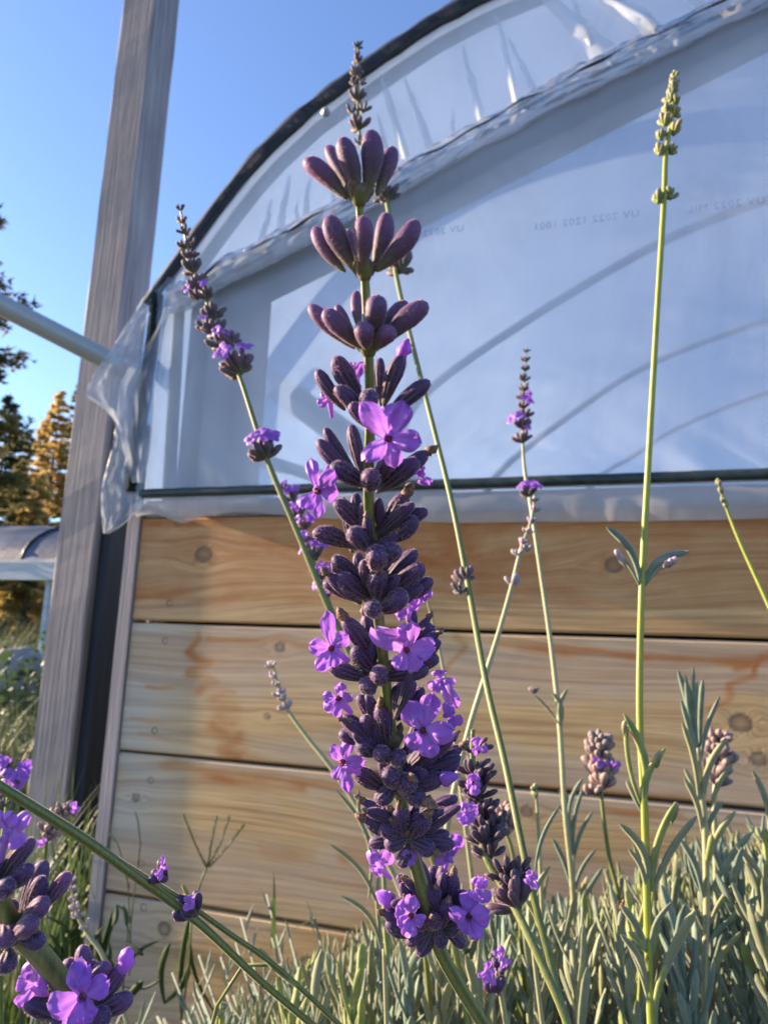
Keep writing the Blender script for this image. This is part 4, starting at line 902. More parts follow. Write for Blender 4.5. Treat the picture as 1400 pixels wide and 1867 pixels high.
# the small pale knot of buds on that stem is its lowest whorl
spike('young yellow-green lavender bud spike on a tall straight stem', [(1229,128,.29,5),(1226,200,.285,8),(1214,280,.28,10),(1210,370,.275,11),(1196,600,.265,11),(1180,880,.255,12),(1170,1070,.25,12),(1166,1300,.243,13),(1175,1480,.238,14),(1181,1700,.232,15),(1188,1900,.226,16)],
      [(1229,140,18,6,0),(1228,150,22,8,0),(1229,160,26,9,0),(1226,170,28,9,0),(1222,180,28,7,0),(1233,186,24,6,0),(1217,200,28,8,0),(1231,206,28,8,0),(1212,222,32,9,0),(1229,238,36,9,0),(1204,248,28,7,0),(1203,275,34,6,0),(1226,275,28,5,0),(1200,362,36,5,0),(1222,355,36,5,0)], mat='calyx_green', smat='stem_bright', seed=3, fat=.44, tilt=32, hair=60)
spike('dainty purple spike standing alone before the cloudy film, on a pale stem', [(960,630,.55,2),(956,700,.55,3),(953,800,.545,5),(957,860,.54,7),(966,910,.53,8),(985,1040,.51,8),(1005,1180,.49,9),(1020,1320,.47,10),(1030,1480,.45,10),(1045,1640,.44,10),(1050,1880,.43,10)],
      [(959,640,12,5,0),(958,656,17,6,0),(957,672,19,6,0),(955,690,22,7,0),(955,708,24,8,0),(954,724,26,8,1),(954,740,26,8,3),(955,755,30,9,0),(953,775,34,11,2),(953,800,34,12,1),(963,900,34,10,4)], smat='stem_pale', seed=4, hair=10)
spike('pale grey lavender bud spike leaning to the right under the dark rail', [(975,902,.42,5),(968,950,.42,6),(950,1002,.415,8),(935,1062,.41,9),(912,1145,.40,9),(884,1235,.39,10),(852,1340,.38,10),(820,1480,.37,11),(800,1620,.36,11)],
      [(975,912,16,5,0),(974,930,18,6,0),(970,950,22,7,0),(962,968,20,5,0),(953,990,24,5,0),(962,1000,22,4,0),(944,1008,24,4,0),(935,1062,36,4,0)], mat='calyx_pale', smat='stem_pale', seed=5, fat=.4, hair=20)
spike('small pale seed spike drooping in front of the stained plank', [(495,1205,.50,4),(505,1240,.50,4),(522,1290,.495,6),(560,1345,.485,7),(600,1395,.475,8),(650,1470,.465,8),(720,1600,.45,9)],
      [(494,1214,18,5,0),(499,1232,19,6,0),(504,1248,20,6,0),(510,1264,22,5,0),(517,1274,22,4,0),(521,1288,26,6,0)], mat='calyx_pale', smat='stem_pale', seed=6, fat=.42, hair=20)
spike('single green bud on a thin stem at the picture edge beneath the rail', [(1308,872,.40,4),(1324,925,.40,6),(1350,990,.395,8),(1400,1100,.385,9),(1470,1260,.37,10),(1520,1500,.36,10)],
      [(1311,884,17,4,0),(1315,898,18,5,0),(1320,914,18,5,0),(1324,924,16,3,0)], mat='calyx_green', smat='stem_bright', seed=7, fat=.5, tilt=18, hair=20)
spike('stubby grey withered lavender head on a dark thin stem', [(1093,1348,.36,5),(1096,1400,.36,7),(1097,1460,.355,8),(1110,1560,.35,9),(1132,1660,.345,9),(1150,1860,.34,9)],
      [(1095,1352,46,13,0),(1092,1368,52,14,0),(1096,1390,52,14,0),(1094,1405,54,14,1),(1100,1425,50,12,0),(1082,1442,34,9,0)], mat='calyx_dry', seed=8, fat=.42)
spike('withered lavender head half hidden by the blue-green leafy shoot', [(1308,1336,.43,5),(1306,1400,.43,7),(1302,1460,.425,9),(1304,1560,.42,10),(1310,1860,.41,10)],
      [(1312,1345,44,12,0),(1306,1366,50,13,0),(1318,1386,46,12,0),(1304,1404,50,12,0),(1310,1424,44,10,0)], mat='calyx_dry', smat='stem_pale', seed=9, fat=.42)
spike('dark lavender spike with open mauve flowers close behind the largest one', [(862,1330,.185,8),(862,1400,.183,12),(872,1480,.18,13),(885,1560,.175,14),(930,1640,.168,15),(970,1720,.16,16),(1020,1830,.152,16),(1060,1940,.147,16)],
      [(868,1362,50,8,0),(866,1400,60,10,0),(868,1440,74,12,0),(880,1470,84,13,0),(885,1520,92,14,0),(890,1545,70,9,0),(930,1632,104,22,0),(934,1606,84,16,0),(915,1590,60,9,0),(940,1585,50,8,0),(874,1420,60,9,0),(890,1500,76,12,0),(905,1495,50,6,0)], mat='calyx_dusk', smat='stem', seed=10, fat=.31, tilt=60, hair=120)
spike('blurred grey withered head between two green stems near the big spike', [(915,1480,.34,6),(918,1510,.34,7),(935,1560,.335,8),(950,1700,.33,9)],
      [(918,1482,46,12,0),(916,1500,50,12,0),(926,1512,34,8,0)], mat='calyx_dry', seed=11, fat=.4, hair=20)
spike('low flower cluster with two mauve flowers on a pale upright stem', [(905,1772,.20,8),(912,1808,.20,10),(918,1840,.2,11),(928,1900,.2,12)],
      [(905,1795,66,8,0),(897,1790,40,4,0),(912,1768,40,5,0)], mat='calyx_dark', smat='stem_pale', seed=12, fat=.5, tilt=34, hair=90)
spike('long green stem lying diagonally across the lower left with side buds', [(-80,1382,.155,15),(10,1440,.155,17),(150,1528,.16,17),(250,1600,.165,16),(300,1636,.17,15),(372,1692,.175,14),(470,1785,.18,12),(560,1862,.185,12),(640,1930,.19,12)],
      [(296,1598,48,5,0,.168),(348,1660,64,7,0,.173)], mat='calyx_dark', smat='stem', seed=13, fat=.48, tilt=42, hair=80)
spike('thinner green stem that runs beside the long diagonal one', [(205,1560,.17,7),(262,1598,.172,9),(330,1640,.175,9),(420,1704,.178,9),(480,1745,.18,9),(545,1800,.183,9),(640,1890,.187,9)], [], smat='stem', seed=14)
spike('lavender spike bearing bright flowers at the left picture edge', [(18,1385,.26,6),(22,1420,.26,8),(14,1470,.26,9),(4,1560,.255,10),(0,1700,.25,11),(0,1900,.25,11)],
      [(8,1394,34,7,3),(28,1420,42,8,4),(20,1442,36,7,3),(12,1466,26,6,0)], mat='calyx_small', seed=15)
spike('small withered head with two mauve flowers before the wooden post', [(122,1472,.33,5),(108,1500,.33,6),(92,1530,.33,7),(84,1545,.33,7),(76,1700,.33,8),(80,1900,.33,8)],
      [(120,1478,34,9,0),(104,1490,36,9,0),(92,1512,38,9,0),(88,1524,30,7,0)], mat='calyx_dry', smat='stem', seed=16, fat=.4, hair=20)
spike('thin pale bud spike standing before the dark weeds', [(128,1600,.42,3),(134,1640,.42,4),(146,1680,.418,6),(165,1710,.415,7),(190,1748,.41,8),(230,1860,.4,8)],
      [(129,1608,16,4,0),(132,1624,18,5,0),(134,1640,19,5,0),(138,1656,22,5,0),(142,1670,24,5,0),(158,1688,26,4,0)], mat='calyx_pale', smat='stem_pale', seed=17, fat=.42, hair=10)
spike('purple lavender spike half hidden left of the largest one', [(518,880,.34,4),(545,950,.335,6),(570,1020,.33,7),(600,1100,.33,8),(660,1250,.32,9),(740,1500,.31,10)],
      [(524,892,26,7,2),(532,910,32,8,3),(545,935,36,9,2),(556,958,34,9,2),(566,985,36,9,2),(574,1012,38,9,3),(585,1045,42,10,2),(596,1078,42,10,2)], seed=18)
spike('tiny yellow-green bud poking up at the bottom edge', [(404,1828,.24,6),(404,1850,.24,8),(402,1900,.24,9)], [(400,1850,26,6,0),(408,1838,20,5,0)], mat='calyx_green', smat='stem_bright', seed=19, fat=.5, tilt=22)
spike('small green bud on a short stem among the leaf tips', [(975,1430,.34,5),(980,1480,.34,7),(984,1560,.335,8),(990,1700,.33,9)], [(975,1440,18,4,0),(976,1452,18,4,0)], mat='calyx_green', smat='stem_pale', seed=20, fat=.6, tilt=10, hair=10)
spike('hair-thin stem crossing behind the open mauve flowers', [(775,1080,.5,4),(800,1180,.5,6),(822,1300,.49,7),(840,1440,.48,8),(860,1600,.47,8)], [], smat='stem_pale', seed=21)
# side flowers on the diagonal stem and elsewhere
def loose_flower(parent_name, c, lobes, d, q=q, sc=.7):
    return None
for nm, spec in (('long green stem', [((296,1584), [(284,1600,16,.3),(298,1572,14,0),(296,1562,10,0),(290,1604,14,.4)], .163), ((346,1644), [(334,1640,14,.2),(346,1634,16,0),(358,1640,16,.2),(340,1656,16,.4),(352,1656,14,.4)], .168)]),
                 ('small withered head', [((136,1475), [(130,1466,9,0),(136,1462,9,0),(146,1472,10,0),(132,1482,10,0),(140,1484,9,0)], .325), ((74,1537), [(62,1536,11,0),(72,1548,11,0),(84,1532,10,0)], .325)]),
                 ('dark lavender spike', [((850,1484), [(845,1466,24,.2),(872,1474,28,0),(838,1492,22,.4),(846,1506,24,.6),(864,1500,24,.5)], .172), ((863,1428), [(852,1440,22,0),(862,1412,24,0),(874,1424,24,0),(852,1418,20,0),(866,1448,24,.5)], .178), ((870,1365), [(868,1344,26,0),(888,1366,20,0),(864,1372,20,0)], .176), ((968,1600), [(964,1588,16,0),(980,1596,18,0),(960,1612,18,.3),(976,1620,20,.3)], .158)]),
                 ('low flower cluster', [((890,1772), [(888,1752,18,0),(902,1776,18,.2),(872,1784,18,.3),(884,1796,16,.4),(900,1792,16,.3)], .192), ((915,1750), [(900,1732,16,0),(914,1730,16,0),(932,1756,18,.2),(920,1766,18,.4)], .194)]),
                 ('stubby grey', [((1122,1398), [(1132,1392,14,0),(1116,1388,12,0),(1128,1406,12,0)], .352)])):
    par = next(o for o in bpy.data.objects if o.parent is None and str(o.get('label', '')).startswith(nm))
    for c, lobes, d_ in spec:
        corolla(par, c, lobes, d_, None, q, scale=.5, throat=False, seg=5)

# ---------------------------------------------------------------- blurred spike at the left edge, very near
big = thing('lavender_flower', P(150, 1867, .105), 'out-of-focus purple lavender spike cut off by the lower left picture edge', 'lavender')
stem_obj(big, [(-30, 1460, .080, 22), (-12, 1600, .084, 26), (25, 1690, .088, 34), (75, 1745, .091, 36), (130, 1815, .094, 36), (210, 1920, .098, 36)], 'stem', sq=.13)
q = random.Random(77)
def near_whorl(cx, cy, dd, cup, cal, mat='calyx_young', ang=(-.45, -1)):
    mb = MB(); a = P(cx, cy, dd); b = P(cx + ang[0] * cup * .5, cy + ang[1] * cup * .5, dd); cw = pxw(cup, dd)
    mb.tube(sw(a, b, 5), [cw * .2, cw * .32, cw * .42, cw * .44, cw * .38], 16, square=.05, caps=False)
    wh = mb.build('whorl', MAT['bract'], big)
    for (tx, ty, bx, by, w, off, kind) in cal:
        mb = MB(); B = P(bx, by, dd - off * .0004); T = P(tx, ty, dd - off * .001)
        calyx(mb, B + (B - T) * .15, T, pxw(w * .82, dd), q, segs=60, hairs=700); mb.build('calyx', [MAT[mat if kind != 'k' else 'calyx_dark'], MAT['hair']], wh)
    return wh
w1 = near_whorl(-6, 1650, .0845, 60, [(60,1530,8,1600,38,1,''),(-10,1560,-16,1620,44,2,'k'),(58,1580,0,1618,40,2,'k'),(46,1546,5,1600,36,-2,'k'),(18,1612,-10,1632,40,4,'k')])
corolla(w1, (14,1518), [(-10,1482,40,0),(28,1486,44,0),(48,1492,34,.5),(8,1545,46,.5),(34,1540,40,.8)], .080, (0,1570,2), q, throat=False)
w2 = near_whorl(28, 1720, .088, 66, [(82,1570,42,1665,42,-1,''),(78,1600,46,1670,40,1,'k'),(126,1592,82,1650,34,.5,''),(84,1642,44,1682,40,2.6,''),(62,1682,34,1706,42,4,''),(14,1722,8,1690,44,3.5,''),(78,1718,40,1712,38,3,'k'),(10,1775,16,1735,44,3,'k'),(20,1640,16,1700,40,-2,'k')])
w3 = near_whorl(150, 1838, .0945, 70, [(152,1724,140,1800,36,-1.5,''),(126,1748,128,1806,36,-1,''),(92,1768,110,1812,34,-1.5,'k'),(196,1756,158,1816,40,0,''),(172,1752,152,1806,28,-2,''),(226,1758,176,1830,36,-.6,''),(240,1818,180,1850,40,1,''),(46,1826,112,1856,46,3,'k'),(150,1768,138,1812,34,0,'k'),(196,1850,150,1868,44,3,'k'),(88,1880,130,1872,40,3,'')])
corolla(w3, (148,1822), [(122,1770,62,.5),(98,1830,58,.8),(190,1804,52,.4),(132,1872,48,1),(166,1866,44,1),(150,1772,40,0)], .0885, (150,1850,3), q)
corolla(w3, (62,1800), [(30,1790,50,.4),(60,1758,54,0),(30,1842,36,.6),(84,1800,44,.3)], .0915, (100,1830,2), q, throat=False)
crm = MB(); crumple(crm, P(222,1772,.095), (P(232,1740,.095) - P(222,1772,.095)).normalized(), pxw(40, .095), q); crm.build('flower_bud', MAT['petal'], w3)

# ---------------------------------------------------------------- leaves
def leaf(mb, B, T, w, q, bend=0.0, seg=9, out=None):
    """narrow lavender leaf with rolled edges"""
    ax_ = T - B; L = ax_.length; d = ax_ / L; e = d.cross(VIEW if out is None else out)
    e = e.normalized() if e.length > .05 else d.orthogonal().normalized(); n = e.cross(d).normalized()
    rows = []; ts = []; tw = q.uniform(-.5, .5)
    for i in range(seg + 1):
        s = i / seg; ww = w * .5 * (.38 + .62 * math.sin(min(1, s * 1.8) * math.pi / 2)) * (1 if s < .8 else math.sqrt(max(.03, 1 - ((s - .8) / .21) ** 2)))
        c = B + d * (L * s) + e * (bend * L * math.sin(math.pi * s)) + n * (.03 * L * math.sin(math.pi * s))
        ca, sa = math.cos(tw * s), math.sin(tw * s); ee = e * ca + n * sa; nn = n * ca - e * sa
        rows.append([c - ee * ww * .55 - nn * ww * .55, c - ee * ww - nn * ww * .10, c - ee * ww * .55 + nn * ww * .28, c + nn * ww * .12, c + ee * ww * .55 + nn * ww * .28, c + ee * ww - nn * ww * .10, c + ee * ww * .55 - nn * ww * .55])
        ts.append([s] * 7)
    mb.grid(rows, ts, closed=True)
def px_leaves(parent, items, dep, mat='leaf', q=rnd, name='leaf'):
    """items: (basex, basey, tipx, tipy, width px, bend, depth offset mm of tip)"""
    for it in items:
        bx, by, tx, ty, w, bend = it[:6]; off = it[6] if len(it) > 6 else q.uniform(-3, 3); dd = dep(by) if callable(dep) else dep
        mb = MB(); leaf(mb, P(bx, by, dd), P(tx, ty, dd - off * .001), pxw(w, dd), q, bend); mb.build(name, MAT[it[7] if len(it) > 7 else mat], parent)
bright = next(o for o in bpy.data.objects if o.parent is None and str(o.get('label', '')).startswith('young yellow-green'))
q = random.Random(5)
px_leaves(bright, [(1168,1072,1106,960,14,-.14,1,'leaf_blue'),(1170,1074,1256,1006,15,.18,1,'leaf_blue'),(1168,1074,1124,1004,6,-.06,2,'leaf'),(1172,1074,1222,1022,6,.05,2,'leaf'),
  (1172,1482,1138,1302,15,-.12,1,'leaf_green'),(1172,1478,1140,1322,9,.04,0,'leaf_green'),(1176,1482,1212,1365,17,.12,1,'leaf_green'),(1176,1478,1200,1378,8,.08,2,'leaf_green'),(1168,1480,1142,1424,9,-.02,-2,'leaf'),
  (1180,1632,1130,1502,15,-.16,1,'leaf'),(1178,1628,1146,1548,10,-.10,2,'leaf'),(1176,1620,1154,1538,9,-.04,-1,'leaf'),(1188,1626,1232,1464,15,.06,1,'leaf_green'),(1190,1626,1270,1488,16,.04,0,'leaf'),(1184,1600,1196,1540,9,.02,2,'leaf_green'),
  (1182,1744,1132,1650,14,-.06,1,'leaf'),(1180,1740,1146,1700,12,-.05,2,'leaf_green'),(1188,1740,1224,1646,13,.10,2,'leaf'),(1190,1738,1204,1690,9,.04,1,'leaf_green'),
  (1180,1812,1132,1704,14,-.10,2,'leaf'),(1194,1820,1268,1660,18,.02,1,'leaf'),(1188,1860,1145,1720,12,-.06,-2,'leaf'),(1195,1870,1215,1760,12,.05,1,'leaf_green')], lambda y: float(np.interp(y, [1070, 1900], [.25, .226])), q=q)
# pairs of tiny buds in the axils of the first node
mb = MB()
for (tx, ty, bx, by, w) in ((1122,1002,1134,1030,12),(1130,1010,1142,1036,9),(1234,1016,1218,1036,12),(1224,1018,1210,1038,9),(1215,1022,1208,1040,8)): calyx(mb, P(bx, by, .249), P(tx, ty, .247), pxw(w, .249), q, segs=10, hairs=60, ribs=False)
mb.build('side_buds', [MAT['calyx_pale'], MAT['hair']], bright)
mb = MB()
for (tx, ty, bx, by, w) in ((1139,1314,1140,1345,10),(1144,1325,1143,1350,9),(1203,1368,1199,1400,10),(1196,1374,1196,1402,8),(1232,1462,1226,1500,11),(1224,1475,1224,1505,9)): calyx(mb, P(bx, by, .237), P(tx, ty, .236), pxw(w, .237), q, segs=10, hairs=60, ribs=False)
mb.build('side_buds', [MAT['calyx_green'], MAT['hair']], bright)

def leafy(label, path, leaves, mat='leaf', smat='stem_pale', seed=1, group=None):
    q = random.Random(seed); t = thing('lavender_shoot', P(*path[-1][:3]), label, 'leafy shoot', group)
    stem_obj(t, path, smat, n=8, sq=.1); ys = [p[1] for p in path]; ds = [p[2] for p in path]
    px_leaves(t, leaves, lambda y: float(np.interp(y, ys, ds)), mat, q); return t
leafy('tall blue-green leafy shoot rising before the two round knots', [(1272,1360,.31,8),(1278,1440,.307,14),(1285,1510,.303,13),(1288,1650,.298,13),(1284,1780,.29,13),(1286,1900,.285,14)],
  [(1272,1375,1236,1222,10,-.03,1,'leaf_blue'),(1274,1370,1250,1232,9,.02,2,'leaf_blue'),(1272,1370,1264,1216,9,.0,3,'leaf_blue'),(1276,1372,1256,1250,10,.0,-3,'leaf_blue'),(1276,1370,1281,1240,10,.0,0,'leaf_blue'),(1278,1372,1270,1240,9,.03,-2,'leaf_blue'),(1272,1420,1242,1278,10,-.04,1,'leaf_blue'),(1276,1400,1312,1270,10,.04,1,'leaf_blue'),(1274,1466,1244,1318,11,-.06,2),
   (1282,1466,1324,1346,13,.08,2),(1276,1468,1248,1402,9,-.05,-2),(1296,1472,1335,1392,12,.05,1),(1280,1520,1248,1420,11,-.08,1),(1290,1522,1318,1462,10,.08,-1,'leaf_blue'),(1290,1580,1340,1480,12,.06,2),(1286,1582,1298,1522,11,-.03,3,'leaf_green'),(1282,1640,1240,1530,12,-.08,2,'leaf_blue'),(1290,1640,1372,1516,13,.03,1,'leaf_blue'),(1284,1640,1254,1560,9,.03,-2,'leaf_blue'),(1292,1690,1344,1606,11,.04,2),(1290,1720,1386,1632,14,.02,1,'leaf_blue'),(1282,1740,1240,1640,12,-.06,1),(1284,1800,1246,1700,12,-.05,2,'leaf_blue'),(1290,1800,1350,1700,13,.05,1)], mat='leaf', smat='stem_pale', seed=2)
leafy('curved pale leaf tips at the right picture edge', [(1400,1560,.30,8),(1402,1660,.297,10),(1398,1860,.29,11)],
  [(1402,1545,1372,1406,12,-.10,1),(1398,1660,1340,1540,11,-.12,1),(1400,1690,1384,1590,12,.03,2,'leaf_green'),(1402,1600,1396,1510,12,0,2,'leaf_green'),(1400,1760,1340,1650,13,-.04,2),(1398,1840,1352,1720,22,.0,3,'leaf_green')], seed=3)
leafy('faint blue-green shoot low before the planks, right of the pale stems', [(1045,1540,.50,7),(1046,1640,.49,8),(1048,1860,.48,9)],
  [(1045,1570,1020,1440,9,-.05,1,'leaf_blue'),(1046,1570,1066,1430,9,.06,1,'leaf_blue'),(1044,1570,1034,1450,8,0,2,'leaf_blue'),(1046,1572,1080,1480,9,.06,0,'leaf_blue'),(1046,1630,1086,1548,9,.06,1,'leaf_blue'),(1044,1632,1008,1530,9,-.05,2,'leaf_blue'),(1048,1690,1100,1580,9,.04,1,'leaf_blue')], seed=4)
px_leaves(next(o for o in bpy.data.objects if o.parent is None and str(o.get('label', '')).startswith('dainty')),
  [(1022,1326,1006,1262,8,-.16,0,'leaf'),(1024,1326,1034,1256,9,.12,0,'leaf'),(1022,1326,975,1268,5,-.04,0,'leaf'),(1036,1500,1062,1420,8,.08,0,'leaf_blue'),(1036,1500,1018,1470,7,-.05,0,'leaf')], .468, q=q)
mb = MB()
for k in range(7): a = k * .9; B = P(973, 1266, .466); calyx(mb, B, B + (UP + RIGHT * math.cos(a) * .7 - VIEW * math.sin(a) * .5).normalized() * pxw(15, .466), pxw(7, .466), q, segs=8, ribs=False)
mb.build('side_buds', MAT['calyx_dry'], next(o for o in bpy.data.objects if o.parent is None and str(o.get('label', '')).startswith('dainty')))
leafy('bundle of long curved grey-green leaves left of the big spike foot', [(700,1720,.26,8),(706,1900,.255,9)],
  [(672,1640,612,1440,9,-.14,2),(690,1660,602,1540,9,-.10,2),(694,1730,622,1634,9,-.14,2,'leaf'),(700,1740,690,1590,8,.04,1),(664,1520,654,1440,8,.05,0),(700,1700,684,1500,9,-.04,-3,'leaf'),(708,1760,702,1640,14,0,3,'leaf_green')], seed=6)
leafy('bright narrow leaf standing among stems right of the mauve flowers', [(968,1700,.25,9),(990,1880,.245,10)],
  [(966,1700,1002,1580,12,.10,1,'leaf'),(984,1720,958,1640,11,-.10,2,'leaf_green'),(1010,1770,962,1700,11,-.08,1,'leaf'),(975,1590,1020,1470,9,.06,0,'leaf_blue')], seed=7)
leafy('two small fresh leaves branching off the thinner diagonal stem', [(520,1772,.182,6),(500,1760,.182,7)],
  [(540,1800,470,1730,12,.04,2,'leaf_green'),(350,1668,332,1612,11,-.05,1,'leaf_green')], smat='stem', seed=8)

# the bush: leafy shoots, a few kinds copied many times
def shoot_proto(seed, H, mat):
    q = random.Random(seed); mb = MB(); n = 9
    mb.tube([Vector((.004 * math.sin(i * .7 + seed), .004 * math.cos(i * .9), H * i / n)) for i in range(n + 1)], [.0015 - .00006 * i for i in range(n + 1)], 5)
    z = H * .50; a = q.uniform(0, 3)
    while z < H * .985:
        u = (z / H - .5) / .5
        for s in (0, math.pi):
            for sub in (0, 1):
                if sub and q.random() < .35: continue
                an = a + s + q.uniform(-.35, .35) + sub * .5; ti = R(q.uniform(22, 44) * (1 - .5 * u) + (0 if not sub else -10)); L = q.uniform(.020, .036) * (1 - .28 * u) * (.65 if sub else 1)
                o_ = Vector((math.cos(an), math.sin(an), 0)); B = Vector((.004 * math.sin(z / H * n * .7 + seed), .004 * math.cos(z / H * n * .9), z))
                leaf(mb, B, B + o_ * L * math.sin(ti) + UPW * L * math.cos(ti), q.uniform(.0024, .0036), q, q.uniform(-.08, .08), seg=6, out=o_)
        z += q.uniform(.010, .015) * (1 - .45 * u); a += math.pi / 2
    me_o = mb.build('lavender_shoot', MAT[mat]); return me_o
protos = [shoot_proto(i, H, m) for i, (H, m) in enumerate(((.30, 'leaf'), (.28, 'leaf_blue'), (.31, 'leaf'), (.27, 'leaf'), (.30, 'leaf_green'), (.29, 'leaf_blue'), (.31, 'leaf')))]
q = random.Random(99); cnt = 0
LAB = 'grey-green leafy shoot in the dense mass along the bottom of the bush'
spots = []
def bushtop(x, y):    # picture row the tips should reach
    r_ = M @ np.array([x, y, 0 - CAMH]); return r_
tries = 0
while cnt < 285 and tries < 9000:
    tries += 1
    px = q.uniform(395, 1500); dep = q.uniform(.27, .80) if q.random() < .75 else q.uniform(.5, .8)
    line = float(np.interp(px, [395, 470, 560, 650, 760, 900, 1050, 1150, 1260, 1400], [1850, 1790, 1730, 1690, 1650, 1620, 1610, 1590, 1540, 1490]))
    py = line + abs(q.gauss(0, 1)) * 70 + 8 + max(0, (.62 - dep)) * 230
    if py > 1900: continue
    T = P(px, py, dep)
    if T.y > .775 or T.y < .12 or T.z < .12: continue
    if any((T - s).length < .013 for s in spots): continue
    spots.append(T); k = q.randrange(len(protos)); src = protos[k]
    o = src if (cnt < len(protos) and False) else src.copy()
    COL.objects.link(o); H = (.30, .28, .31, .27, .30, .29, .31)[k]; sc = max(.75, min(1.15, (T.z + .01) / H)) * 1.0
    lean = Vector((q.gauss(-.05, .12), q.gauss(-.04, .10), 1)).normalized()
    o.rotation_mode = 'QUATERNION'; o.rotation_quaternion = lean.to_track_quat('Z', 'Y') @ Matrix.Rotation(q.uniform(0, 6.28), 3, 'Z').to_quaternion()
    o.scale = (sc, sc, sc); o.location = T - lean * (H * sc); o.name = 'lavender_shoot'
    tag(o, LAB, 'leafy shoot', 'leafy shoots of the bush'); cnt += 1
for p_ in protos: bpy.data.objects.remove(p_)
# inner twigs and shade leaves of the bush
mb = MB()
for i in range(520):
    x = q.uniform(-.42, .55); y = q.uniform(.40, .80); b = Vector((x * .6 + .02, .35 + y * .4, -.02)); tp = Vector((x, y, q.uniform(.16, .27)))
    if (M @ np.array(tp - Vector(CP)))[2] > -.2: continue
    mb.tube([b, b.lerp(tp, .5) + Vector((0, 0, .02)), tp], [.002, .0014, .001], 4)
    for k in range(7):
        B = b.lerp(tp, q.uniform(.45, 1)); a = q.uniform(0, 6.28); leaf(mb, B, B + Vector((math.cos(a) * .012, math.sin(a) * .012, .022)), .0026, q, 0, seg=3, out=Vector((math.cos(a), math.sin(a), 0)))
tag(mb.build('bush_interior', MAT['leaf_blue']), 'shaded twigs and leaves deep inside the lavender bush', 'undergrowth', kind='stuff')

# ---------------------------------------------------------------- crabgrass heads, weeds by the wall
def px_tube(mb, pts, d_, w): mb.tube([P(x, y, d_) for x, y in pts], [pxw(w, d_) * .5] * len(pts), 5)
cg = thing('grass_stalk', P(355, 1640, .78), 'dark grass seed head with four splayed fingers before the lowest planks', 'grass stalk', 'seed heads')
mb = MB(); px_tube(mb, [(352,1660),(366,1610),(378,1580)], .78, 4); px_tube(mb, [(350,1665),(345,1760),(330,1860)], .78, 4); mb.build('stalk', MAT['grass'], cg)
for pts in ([(376,1582),(356,1540),(333,1484)],[(378,1580),(386,1535),(396,1488)],[(380,1580),(402,1540),(419,1488)],[(382,1582),(415,1545),(446,1504)]):
    mb = MB(); px_tube(mb, pts, .78, 3)
    for k in range(26):
        u = k / 26; a = P(*pts[0], .78).lerp(P(*pts[1], .78), min(1, u * 2)) if u < .5 else P(*pts[1], .78).lerp(P(*pts[2], .78), u * 2 - 1)
        s = pxw(5, .78); dr = (RIGHT * q.choice((-1, 1)) + UP * 1.3 - VIEW * q.uniform(-.5, .5)).normalized(); mb.tube([a, a + dr * s], [s * .22, s * .08], 4)
    mb.build('seed_finger', MAT['grass'], cg)
cg = thing('grass_stalk', P(245, 1800, .80), 'very thin arching grass stalk at the left end of the plank wall', 'grass stalk', 'seed heads')
mb = MB(); px_tube(mb, [(236,1780),(238,1690),(248,1600),(256,1540),(252,1500),(246,1480)], .80, 2.5); px_tube(mb, [(238,1690),(232,1600),(215,1540),(200,1520)], .80, 2); px_tube(mb, [(236,1620),(222,1570),(196,1550)], .80, 2); mb.build('stalk', MAT['grass'], cg)
bl = thing('grass_stalk', P(490, 1740, .72), 'single dark upright grass blade right of the splayed seed head', 'grass stalk', 'seed heads')
mb = MB(); blade(mb, P(497, 1730, .74), .075, .003, .12, 2.4); blade(mb, P(510, 1740, .74), .05, .0025, .9, .3); mb.build('blade', MAT['grass'], bl)
wd = thing('weed', P(240, 1840, .80), 'drooping dark green weed against the lowest plank', 'weed', 'weeds at the wall foot'); mb = MB()
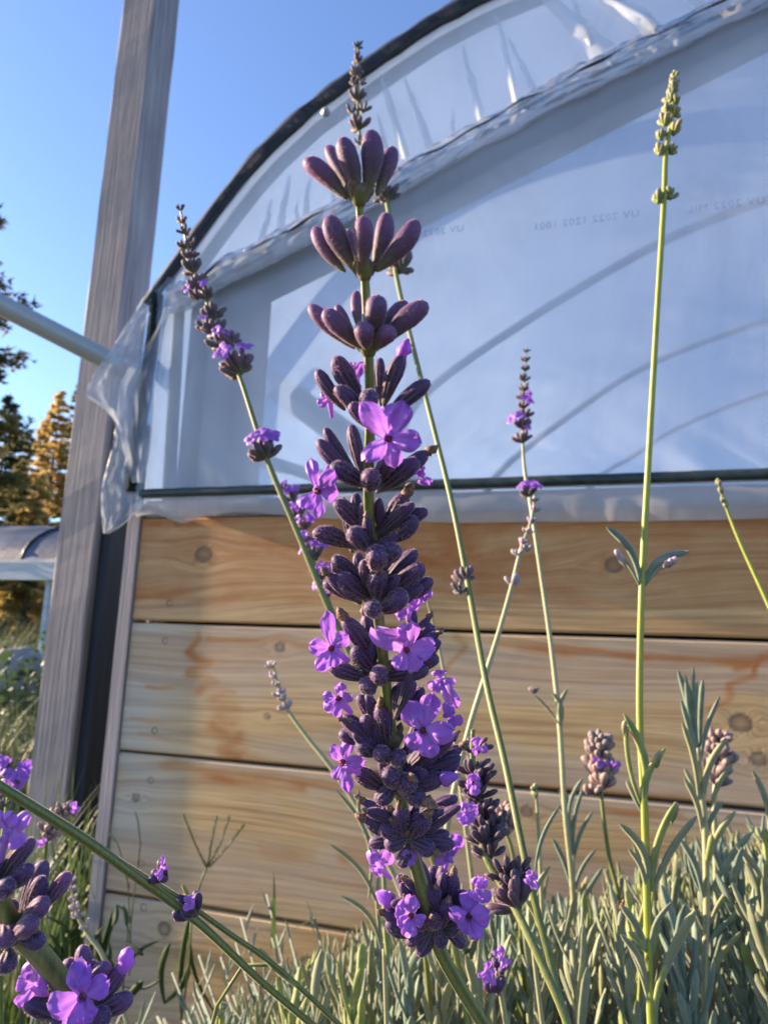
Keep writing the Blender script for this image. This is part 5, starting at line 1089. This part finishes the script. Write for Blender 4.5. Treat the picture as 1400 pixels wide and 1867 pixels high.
px_tube(mb, [(222,1860),(226,1760),(234,1700),(226,1660),(212,1650)], .80, 3)
mb.build('stalk', MAT['weed'], wd); mb = MB()
for (bx, by, tx, ty, w, bend) in ((212,1650,206,1690,10,.1),(224,1652,232,1690,10,.05),(228,1770,290,1716,7,.1),(226,1800,292,1786,6,-.15),(226,1780,190,1740,12,.1),(230,1720,262,1742,12,0),(300,1830,310,1720,12,.1),(300,1830,345,1760,12,-.1),(330,1850,350,1660,10,.05),(225,1830,260,1790,14,0),(400,1860,345,1700,7,.1)):
    leaf(mb, P(bx, by, .80), P(tx, ty, .79), pxw(w, .80), q, bend, seg=6)
mb.build('foliage', MAT['weed'], wd)
wd = thing('weed', P(100, 1760, .80), 'broad-leaved dark weed at the foot of the wooden post', 'weed', 'weeds at the wall foot'); mb = MB()
for i in range(34):
    bx = q.uniform(70, 190); by = q.uniform(1740, 1860); leaf(mb, P(bx, by, .86), P(bx + q.uniform(-50, 50), by - q.uniform(50, 130), .84), pxw(q.uniform(5, 10), .86), q, q.uniform(-.2, .2), seg=6)
mb.build('foliage', MAT['weed'], wd)

# ---------------------------------------------------------------- insect resting among the leaves
fly = thing('insect', P(1136, 1652, .236), 'tiny reddish brown insect clinging beside the bright green stem', 'insect')
mb = MB(); a, b = P(1130, 1662, .236), P(1138, 1640, .236); u = (b - a).normalized(); L = (b - a).length
mb.tube([a.lerp(b, s) for s in (0, .1, .3, .5, .62, .7, .82, .92, 1)], [L * r_ for r_ in (.02, .10, .17, .16, .09, .13, .12, .10, .03)], 10); mb.build('body', MAT['insect'], fly)
e1, e2 = frame_of(u)
for s in (-1, 1):
    mb = MB(); petal(mb, a.lerp(b, .7), a + e1 * s * L * .22 - e2 * L * .05, L * .28, q, .05, seg=4, ac=4); mb.build('wing', MAT['insect_wing'], fly)
    for k in (.45, .6, .75):
        mb = MB(); c = a.lerp(b, k); mb.tube([c, c + e1 * s * L * .25 + u * L * .05, c + e1 * s * L * .42 - u * L * .15 + VIEW * L * .1], L * .014, 4); mb.build('leg', MAT['insect'], fly)
